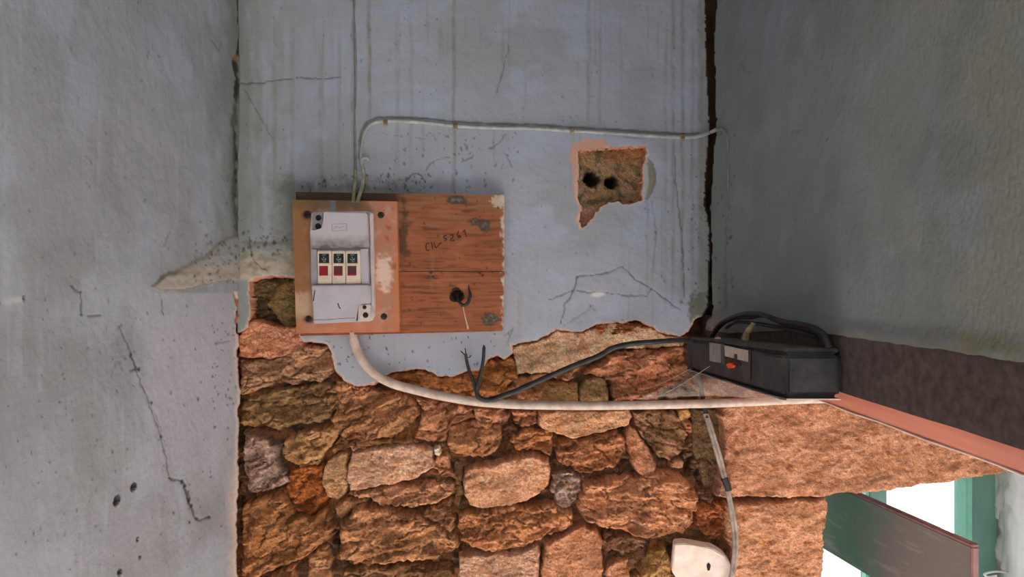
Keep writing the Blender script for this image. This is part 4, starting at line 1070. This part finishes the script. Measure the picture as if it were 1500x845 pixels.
for (x, y, a) in [(558, 315, 0.5), (562.5, 463.5, 1.0), (450, 314, 0.1), (452, 467, 2.0)]:
    screw_head('screw', x, y, 5.0, YF_, front, None, a)

# ================================================================== CONSUMER UNIT
unit = empty('fuse_box', P(500, 474, YF_))
tag(unit, 'old pale grey plastic fuse box with three breakers', 'fuse box')
def up(o): return par(o, unit)
Y0_, Y1_, Y2_ = YF_ + 0.0005, -0.050, -0.072
up(prism('base_tray', [(456, 311), (537, 309), (546, 311), (548.5, 462), (543, 470.5), (459, 474.5), (454, 340)], Y1_, Y0_, M['plastic_rim'], None, 0.0015))
up(prism('upper_cover', [(473.5, 309.5), (537, 310.5), (539.5, 362.5), (455, 363.5), (453.5, 337), (473, 336)], Y2_, Y1_ + 0.0005, M['plastic_soot'], None, 0.0022))
up(prism('lower_cover', [(456, 417.5), (541, 416.5), (543, 444.5), (522.5, 445.5), (523.5, 471), (459.5, 474.5)], Y2_, Y1_ + 0.0005, M['plastic'], None, 0.0022))
up(prism('breaker_rail', [(455, 364), (540, 363), (541.5, 416), (456, 417)], Y1_ - 0.010, Y1_ + 0.0005, M['filler']))
up(prism('side_rim', [(541, 312), (546.5, 312), (548, 461), (544.2, 444)], Y1_ - 0.006, Y1_ + 0.0005, M['plastic_rim'], None, 0.001))
up(prism('side_filler', [(455.5, 365), (464, 365), (465.2, 416), (456.5, 416.3)], Y2_ + 0.006, Y1_ - 0.009, M['filler'], None, 0.001))
up(prism('side_filler', [(527.5, 364.5), (538.5, 364), (540, 415.5), (529.5, 416)], Y2_ + 0.004, Y1_ - 0.009, M['plastic'], None, 0.001))
for i, (xa, xb) in enumerate([(464.6, 485.2), (486.0, 505.4), (506.2, 528.0)]):
    yf = Y2_ + 0.0045
    br = up(prism('breaker', [(xa, 367.5), (xb, 367), (xb + 0.8, 415.2), (xa + 0.8, 415.8)], yf, Y1_ - 0.009, M['breaker'], None, 0.0012))
    def sub(o): 
        o.parent = br; o.matrix_parent_inverse = Matrix.Identity(4); return o
    w0 = xa + 2.6
    sub(prism('label_face', [(w0, 371.5), (w0 + 14.6, 371.5), (w0 + 14.8, 385.2), (w0, 385.2)], yf - 0.0008, yf + 0.001, M['black_face'], None, 0.0003))
    sub(prism('red_window', [(w0 + 0.2, 389.4), (w0 + 13.2, 389.4), (w0 + 13.2, 402.2), (w0 + 0.2, 402.2)], yf - 0.0006, yf + 0.001, M['reds'][i], None, 0.0003))
    sub(prism('window_lip', [(w0 + 0.2, 401.4), (w0 + 13.2, 401.2), (w0 + 13.2, 403.6), (w0 + 0.2, 403.8)], yf - 0.0012, yf + 0.001, M['red_edge'], None, 0.0003))
    sub(prism('cross_bar', [(xa + 1, 386.3), (xb - 1, 386.0), (xb - 1, 388.2), (xa + 1, 388.4)], yf - 0.0014, yf + 0.001, M['breaker'], None, 0.0004))
    bm = bmesh.new()
    yy0 = yf - 0.0011
    for st in [[(4.6, 373.4), (10.0, 373.2)], [(6.5, 375.5), (7.4, 378.4)], [(4.2, 378.6), (6.8, 381.2), (10.8, 378.0)], [(6.2, 383.4), (10.2, 383.2)], [(9.0, 379.6), (10.8, 381.0)]]:
        tube_bm(bm, [P(w0 + x, y, yy0) for x, y in st], 0.0006, seg=5, n=3, flat=0.3)
    sub(link('printed_mark', bm_mesh('printed_mark', bm), M['print']))
# moulded plate outline on the upper cover
bm = bmesh.new()
fr_ = [(486, 328.6), (507.5, 328.0), (508, 337.6), (486.5, 338.4)]
for i in range(4):
    tube_bm(bm, [P(*fr_[i], Y2_), P(*fr_[(i + 1) % 4], Y2_)], 0.0006, seg=6)
for st in [[(489, 335.5), (492, 331.5), (496, 331.2)], [(497, 335), (504, 331.4)], [(490, 333.8), (500, 333)]]:
    tube_bm(bm, [P(x, y, Y2_) for x, y in st], 0.0005, seg=5, n=3)
up(link('moulded_plate', bm_mesh('moulded_plate', bm), M['filler']))
up(prism('screw_tab', [(457.5, 312), (473, 311.5), (472.8, 336), (457, 336.5)], Y1_ - 0.006, Y1_ + 0.0005, M['filler'], None, 0.001))
screw_head('screw', 466.5, 319, 4.4, Y1_ - 0.006, unit, None, 0.9)
screw_head('screw', 466, 331.5, 4.6, Y1_ - 0.006, unit, None, 0.1)
up(prism('screw_tab', [(523.5, 446.5), (542.8, 445.6), (543.8, 468.8), (524.5, 470)], Y1_ - 0.005, Y1_ + 0.0005, M['plastic_rim'], None, 0.001))
screw_head('screw', 535.5, 461.5, 4.2, Y1_ - 0.005, unit, None, 0.3)
screw_head('screw', 534, 450, 3.0, Y1_ - 0.005, unit, None, 0.0)
# scratches on the lower cover
bm = bmesh.new()
for st, r in [([(461.5, 425), (460, 434), (459.2, 441)], 0.0009), ([(495, 444), (497, 450), (499, 452)], 0.0010), ([(460, 468.5), (480, 468), (500, 466.5), (520, 465.6)], 0.0004)]:
    tube_bm(bm, [P(x, y, Y2_) for x, y in st], r, seg=5, n=5, flat=0.3)
up(link('scratch', bm_mesh('scratch', bm), M['screw_hole']))

# ================================================================== CABLES
c_ = tube('thick_cable', [P(516, 478, -0.012), P(517, 490, -0.012), P(521, 507, -0.014), P(531, 528, -0.016), P(548, 547, -0.016), P(576, 562, -0.014), P(612, 572, -0.012), P(650, 580.5, -0.012),
          P(700, 588.5, -0.012), P(760, 592.5, -0.012), P(850, 594, -0.012), P(950, 593, -0.012), P(1050, 590.5, -0.012), P(1120, 587.5, -0.012), P(1180, 585, -0.012), P(1260, 583, -0.012), P(1380, 582, -0.012), P(1480, 583, -0.012), P(1570, 585, -0.012)],
          lambda t: 0.0088 - 0.0008 * t, M['cable_w'], seg=16, n=10)
tag(c_, 'thick white cable curving from under the boards along the stone wall', 'cable')

k = empty('clipped_cable', P(523, 300, -0.024))
tag(k, 'thin painted-over cable running sideways above the wooden boards', 'cable')
par(tube('yellowed_end', [P(523, 298, -0.0385), P(526, 288, -0.030), P(531, 272, -0.010), P(533, 255, -0.003), P(531, 244, -0.002)], 0.0037, M['cable_y'], seg=10, n=8), k)
par(tube('painted_length', [P(533, 254, -0.003), P(529, 232, -0.002), P(530, 210, -0.002), P(534, 195, -0.002), P(541, 184, -0.002), P(555, 178, -0.002), P(580, 177, -0.002),
          P(620, 179, -0.002), P(665, 184, -0.002), P(720, 187, -0.002), P(780, 188, -0.002), P(838, 191.5, -0.002), P(900, 195, -0.002), P(960, 199, -0.002), P(1000, 201, -0.002), P(1022, 200, -0.004), P(1040, 194, -0.010),
          PXp(1050, 189.5, XR - 0.002)], 0.0036, M['cable_p'], seg=10, n=8), k)
par(tube('wall_length', [PXp(1048, 190.5, XR - 0.002), PXp(1053, 188.5, XR - 0.001), PXp(1061, 190, XR), PXp(1066, 199, XR), PXp(1067, 225, XR + 0.0008), PXp(1067, 300, XR + 0.001), PXp(1065, 380, XR + 0.0012), PXp(1062, 452, XR + 0.001)],
          0.0034, M['cable_d'], seg=10, n=8), k)
k = empty('riser_cable', P(519, 300, -0.024))
tag(k, 'thin painted-over cable rising straight up the wall from the boards', 'cable')
par(tube('yellowed_end', [P(518, 298, -0.0385), P(518, 287, -0.030), P(520, 270, -0.008), P(521, 250, -0.001)], 0.0034, M['cable_y'], seg=10, n=8), k)
par(tube('painted_length', [P(520, 262, -0.004), P(521, 240, 0.0), P(520, 180, 0.0008), P(521, 100, 0.0008), P(519, 0, 0.0008), P(519, -120, 0.0008), P(518, -420, 0.0008)], 0.0032, M['cable_d'], seg=10, n=8), k)
for i, (x, y, s_) in enumerate([(565, 179, 'near the bend over the fuse box'), (667, 185, 'on the brown water stain'), (838, 191, 'above the broken socket hole'), (1000, 200, 'beside the corner crack')]):
    bm = bmesh.new()
    w = 3.2
    pr = [P(x - w, y - 5, -0.001), P(x - w, y - 3.6, -0.0065), P(x - w, y + 3.6, -0.0065), P(x - w, y + 6, -0.001)]
    prism_bm(bm, pr, (2 * w * S, 0, 0))
    bmesh.ops.bevel(bm, geom=bm.edges[:], offset=0.001, segments=1, affect='EDGES', clamp_overlap=True)
    o = link('cable_clip', bm_mesh('cable_clip', bm, True), M['clip'])
    tag(o, 'small rust-stained clip on the sideways cable ' + s_, 'clip', 'clips along the thin cable')
o = tube('cable_clip', [P(529, 236, 0.001), P(531, 232, -0.006), P(537, 231, -0.007), P(540, 234, 0.001)], 0.003, M['cable_p'], seg=8)
tag(o, 'white lump of a clip on the short drop of thin cable above the boards', 'clip', 'clips along the thin cable')

# black two-core cable with stripped ends
k = empty('split_cable', P(700, 584, -0.012))
tag(k, 'black cable with two split ends pointing up, leading to the black box', 'cable')
bx0 = PXp(1012, 497, 0.318)
par(tube('sheath', [P(698, 571, -0.024), P(700, 580, -0.026), P(710, 585.5, -0.028), P(722, 584.5, -0.028), P(738, 579, -0.022), P(760, 571, -0.018), P(800, 553, -0.015), P(840, 536, -0.014), P(878, 521, -0.014), P(897, 510, -0.016), P(925, 503.5, -0.018),
          P(960, 500.5, -0.03), P(990, 498.5, -0.06), Vector((0.316, -0.095, bx0.z - 0.002)), Vector((0.335, -0.12, bx0.z - 0.004))], lambda t: 0.0042 + 0.0012 * math.sin(t * 3.1), M['cable_b'], seg=10, n=8, wob=0.06), k)
par(tube('core_wire', [P(699, 578, -0.025), P(694, 560, -0.022), P(688, 545, -0.02), P(684, 530, -0.022), P(682, 518, -0.024)], lambda t: 0.0036 - 0.0008 * t, M['cable_b'], seg=8, n=6), k)
par(tube('core_wire', [P(699, 578, -0.025), P(700, 562, -0.026), P(705, 543, -0.026), P(708, 525, -0.026), P(709, 508, -0.026)], lambda t: 0.0036 - 0.0006 * t, M['cable_b'], seg=8, n=6), k)
for e in ([(683, 522), (679, 518), (675, 514)], [(682, 520), (682, 514), (681, 510)], [(683, 524), (688, 523), (690, 520)], [(709, 511), (710, 506)], [(709, 511), (708, 505)]):
    par(tube('bare_strand', [P(x, y, -0.024) for x, y in e], 0.0011, M['copper'], seg=5, n=4), k)

# grey two-core cable hanging down the stones
k = empty('hanging_cable', P(1075, 845, -0.012))
tag(k, 'grey cable hanging down the stones below the black box', 'cable')
hp = [(1034, 606, -0.006), (1044, 638, -0.010), (1054, 672, -0.010), (1062, 702, -0.012), (1070, 738, -0.012), (1076, 775, -0.014), (1077, 808, -0.016), (1073, 838, -0.016), (1064, 875, -0.014), (1058, 940, -0.012), (1060, 1080, -0.012)]
for s_ in (-1, 1):
    par(tube('core_wire', [P(x + s_ * (2.0 + 0.5 * math.sin(y / 20)), y, yy) for x, y, yy in hp], 0.0033, M['cable_g'], seg=8, n=6), k)
par(tube('black_lead', [P(1018, 520, -0.03), P(1022, 545, -0.016), P(1028, 575, -0.002), P(1032, 596, -0.002), P(1036, 612, -0.008)], 0.0048, M['cable_b'], seg=8, n=6, flat=0.6), k)
par(tube('tape_wrap', [P(1061, 700, -0.0125), P(1065, 710, -0.0125), P(1067, 718, -0.0125)], 0.0066, M['cable_b'], seg=10, n=4), k)

# wire stub in the hole of the board, splinter below it
o = tube('wire_stub', [P(669, 432, -0.010), P(671, 438, -0.021), P(675, 445, -0.026), P(680, 447, -0.027), P(685, 444, -0.027), P(688, 437, -0.026), P(689, 431, -0.026), P(687, 424, -0.025), P(686.5, 417, -0.024)], lambda t: 0.0030 if t < 0.72 else 0.0030 - 0.0082 * (t - 0.72), M['cable_b'], seg=8, n=6)
tag(o, 'short hooked black wire end sticking out of the round hole in the rear board', 'wire')
o = tube('wood_splinter', [P(678.5, 449, YB - 0.0012), P(681, 462, YB - 0.0015), P(684, 474, YB - 0.0018), P(686, 482, YB - 0.0015)], lambda t: 0.0008 + 0.0016 * t, M['splinter'], seg=6, n=4)
tag(o, 'pale splinter stuck on the rear board below the hooked wire', 'splinter')

# ================================================================== BLACK BOX ON THE BEAM
BX0, BX1 = 0.3108, 0.3762
dF, dB = 0.82, 1.265
def bz(d, py0, py1):
    t = (d - dF) / (dB - dF)
    zt_ = -0.0699 + t * (-0.0873 + 0.0699); zb_ = -0.1261 + t * (-0.1416 + 0.1261)
    return Z0 + zt_, Z0 + zb_
jb = empty('junction_box', Vector((BX0, dF - D + 0.2, Z0 - 0.134)))
tag(jb, 'long dusty black electrical box fixed along the beam with small windows in its side', 'electrical box')
ztF, zbF = bz(dF, 0, 0); ztB, zbB = bz(dB, 0, 0)
def jbox(name, x0, x1, da, db, ta, tb, mat, bev=0.004):
    """a length of the box: depth da..db, heights as fractions 0 (bottom) .. 1 (top)"""
    bm = bmesh.new(); vs_ = []
    for d in (da, db):
        zt_, zb_ = bz(d, 0, 0)
        for x, f_ in ((x0, ta), (x1, ta), (x1, tb), (x0, tb)):
            vs_.append(bm.verts.new((x, d - D, zb_ + (zt_ - zb_) * f_)))
    for f_ in ((0, 1, 2, 3), (7, 6, 5, 4), (0, 4, 5, 1), (1, 5, 6, 2), (2, 6, 7, 3), (3, 7, 4, 0)):
        bm.faces.new([vs_[i] for i in f_])
    if bev: bmesh.ops.bevel(bm, geom=bm.edges[:], offset=bev, segments=3, affect='EDGES', clamp_overlap=True)
    return par(link(name, bm_mesh(name, bm, True), mat), jb)
jbox('case', BX0, BX1, dF, dB, 0.0, 0.96, M['boxblack'], 0.005)
jbox('lid', BX0 + 0.003, BX1 + 0.0005, dF + 0.004, dB - 0.004, 0.93, 1.02, M['boxdust'], 0.002)
jbox('front_cover', BX0 - 0.0015, BX1 + 0.0012, dF - 0.004, dF + 0.085, 0.015, 0.95, M['boxblack'], 0.007)
jbox('bottom_flange', BX0 - 0.002, BX1 - 0.003, dF - 0.003, dB, -0.02, 0.02, M['boxblack'], 0.001)
jbox('paint_line', BX0 + 0.002, BX1 - 0.002, dF - 0.0048, dF - 0.002, -0.015, 0.012, M['shard'], 0.0004)
jbox('end_cap', BX0 - 0.0015, BX1, dB - 0.030, dB + 0.003, 0.0, 0.95, M['boxblack'], 0.003)
def side(name, q, mat, th=0.0012, bev=0.0004, inset=0.0):
    bm = bmesh.new()
    prism_bm(bm, [PXp(x, y, BX0 - inset) for x, y in q], (th + inset + 0.0004, 0, 0))
    bmesh.ops.translate(bm, verts=bm.verts, vec=(-th, 0, 0))
    if bev: bmesh.ops.bevel(bm, geom=bm.edges[:], offset=bev, segments=2, affect='EDGES', clamp_overlap=True)
    return par(link(name, bm_mesh(name, bm, True), mat), jb)
side('viewing_window', [(1040, 501.5), (1057.5, 504), (1058.5, 532), (1040.5, 528.5)], M['labelgrey'])
side('paper_label', [(1062, 505.5), (1096, 513), (1096, 530), (1063, 521.5)], M['labelcream'])
side('label_notch', [(1077, 518), (1081.5, 519), (1081.5, 526.5), (1077, 525.4)], M['boxblack'], 0.0017)
side('dark_slot', [(1064, 525), (1086, 530.5), (1086, 536), (1064, 532.5)], M['black_face'])
side('orange_button', [(1066.5, 534), (1070, 531), (1076, 531), (1078.5, 534.5), (1077, 538.5), (1070, 539.5)], M['orange'], 0.004, 0.0012)
side('window_bar', [(1058.2, 503), (1061.2, 504), (1061.8, 534), (1059, 533.5)], M['boxdust'], 0.003)
side('cover_joint', [(1099.5, 511), (1101, 511.5), (1101, 556), (1099.5, 555.5)], M['black_face'], 0.001, 0)
# dirt and plaster crumbs on the lid
for i, (t, x, r, lab) in enumerate([(0.78, 0.335, 0.005, 0)]):
    d = dF + t * (dB - dF)
    bm = bmesh.new(); bmesh.ops.create_icosphere(bm, subdivisions=2, radius=r)
    for v in bm.verts:
        v.co = Vector((v.co.x * 0.9, v.co.y * 1.6, v.co.z * 0.5)) * (1 + 0.25 * math.sin(v.co.x * 900 + v.co.y * 700))
    o = link('plaster_crumb', bm_mesh('plaster_crumb', bm, True), M['splinter'])
    o.location = (x, d - D, bz(d, 0, 0)[0] + 0.002)
    tag(o, 'pale crumb of plaster lying on top of the black box', 'crumb')
o = tube('twig', [PXp(1091, 497, 0.338), PXp(1094, 488, 0.339), PXp(1099, 481, 0.341), PXp(1104, 473, 0.345)], lambda t: 0.0052 - 0.002 * t, M['twig'], seg=7, n=4, wob=0.2)
tag(o, 'pale stub of wood standing on the black box under the cables', 'stick')
# bundle of black cables looped over the box
for i, (dx, dy, r, lab, pts) in enumerate([
        (0.0, 0.0, 0.0036, 'thick black cable looping highest over the black box',
         [(1040, 495), (1047, 484), (1058, 472), (1074, 464), (1093, 459.5), (1112, 460), (1126, 464), (1146, 471), (1172, 475), (1194, 481), (1208, 492), (1214, 508)]),
        (0.009, 0.0, 0.0032, 'thick black cable looping close below the highest one over the box',
         [(1044, 492), (1053, 480), (1066, 470), (1084, 465), (1100, 464.5), (1118, 462), (1132, 467), (1150, 475), (1176, 480), (1196, 487), (1206, 497), (1210, 509)]),
        (0.012, 0.0, 0.0026, 'thin black wire lying low over the black box behind the twig',
         [(1064, 480), (1078, 472), (1092, 472), (1112, 474.5), (1132, 478), (1150, 480.5), (1176, 487), (1196, 494)])]):
    n = len(pts)
    o = tube('looped_cable', [PXp(x, y, 0.345 + dx + 0.016 * j / (n - 1)) for j, (x, y) in enumerate(pts)], r, M['cable_b'], seg=8, n=6, wob=0.05)
    tag(o, lab, 'cable', 'cables looped over the black box')

# ================================================================== COBWEB, SHARD, WIRE HOOK
k = empty('cobweb', P(1040, 590, -0.05))
tag(k, 'thin dusty cobweb hanging between the black box and the stones', 'cobweb')
bA = Vector((BX0, dB - D, zbB)); bB = Vector((BX0, dF - D, zbF))
tp = [bA.lerp(bB, t) for t in np.linspace(0, 1, 14)]
lo_ = [P(930 + 215 * t, 586 - 6 * math.sin(t * 3.1), -0.012) for t in np.linspace(0, 1, 14)]
lo_[-1] = bB.lerp(P(1140, 588, -0.012), 0.25)
rows = 8
Vw = np.zeros((rows, 14, 3))
for j in range(rows):
    for i in range(14):
        p = tp[i].lerp(lo_[i], j / (rows - 1))
        p += Vector((0, 0, -0.006 * math.sin(math.pi * j / (rows - 1))))
        Vw[j, i] = p
par(link('web_sheet', grid_mesh('web_sheet', Vw), M['veil']), k)
bm = bmesh.new()
for a_, b_ in [((1040, 536), (960, 583)), ((1052, 528), (1010, 545)), ((1012, 540), (940, 572)), ((1060, 556), (1150, 584))]:
    p0 = PXp(a_[0], a_[1], BX0 - 0.002); p1 = P(b_[0], b_[1], -0.012) if b_[0] < 1100 else PXp(b_[0], b_[1], BX0 - 0.002)
    tube_bm(bm, [p0, p0.lerp(p1, 0.5) + Vector((0, 0, -0.003)), p1], 0.0004, seg=5, n=6)
tube_bm(bm, [p + Vector((-0.002, 0, -0.001)) for p in tp], 0.0006, seg=5, n=2)
par(link('web_thread', bm_mesh('web_thread', bm), M['web']), k)

o = prism('plaster_shard', [(988, 797), (1003, 796), (1016, 799), (1043, 803), (1060, 813), (1070, 826), (1072, 846), (1066, 872), (1004, 874), (996, 852), (984, 838)], -0.006, 0.016, M['shard'], None, 0.002, off=(0.002, 0.022, 0.004))
tag(o, 'flat white plaster shard stuck between the stones beside the hanging cable', 'plaster shard')
bm = bmesh.new()
bmesh.ops.create_icosphere(bm, subdivisions=2, radius=0.006)
for v in bm.verts:
    v.co = Vector((v.co.x * 0.6 * (1 + 0.3 * math.sin(v.co.z * 900)), v.co.y * 0.3, v.co.z * 1.3))
o2 = link('dark_blot', bm_mesh('dark_blot', bm, True), M['screw_hole'], o)
o2.location = P(1038, 830, -0.0065)
hk = [P(1500, 839, 0.30), P(1475, 838, 0.29), P(1458, 837, 0.28), P(1446, 839, 0.27), P(1442, 842, 0.27), P(1448, 845, 0.27), P(1460, 843, 0.27)]
o = tube('wire_hook', [P(1560, 840, 0.32)] + hk, 0.0024, M['wirew'], seg=8, n=6)
tag(o, 'bent white wire hook beside the green window post', 'wire')
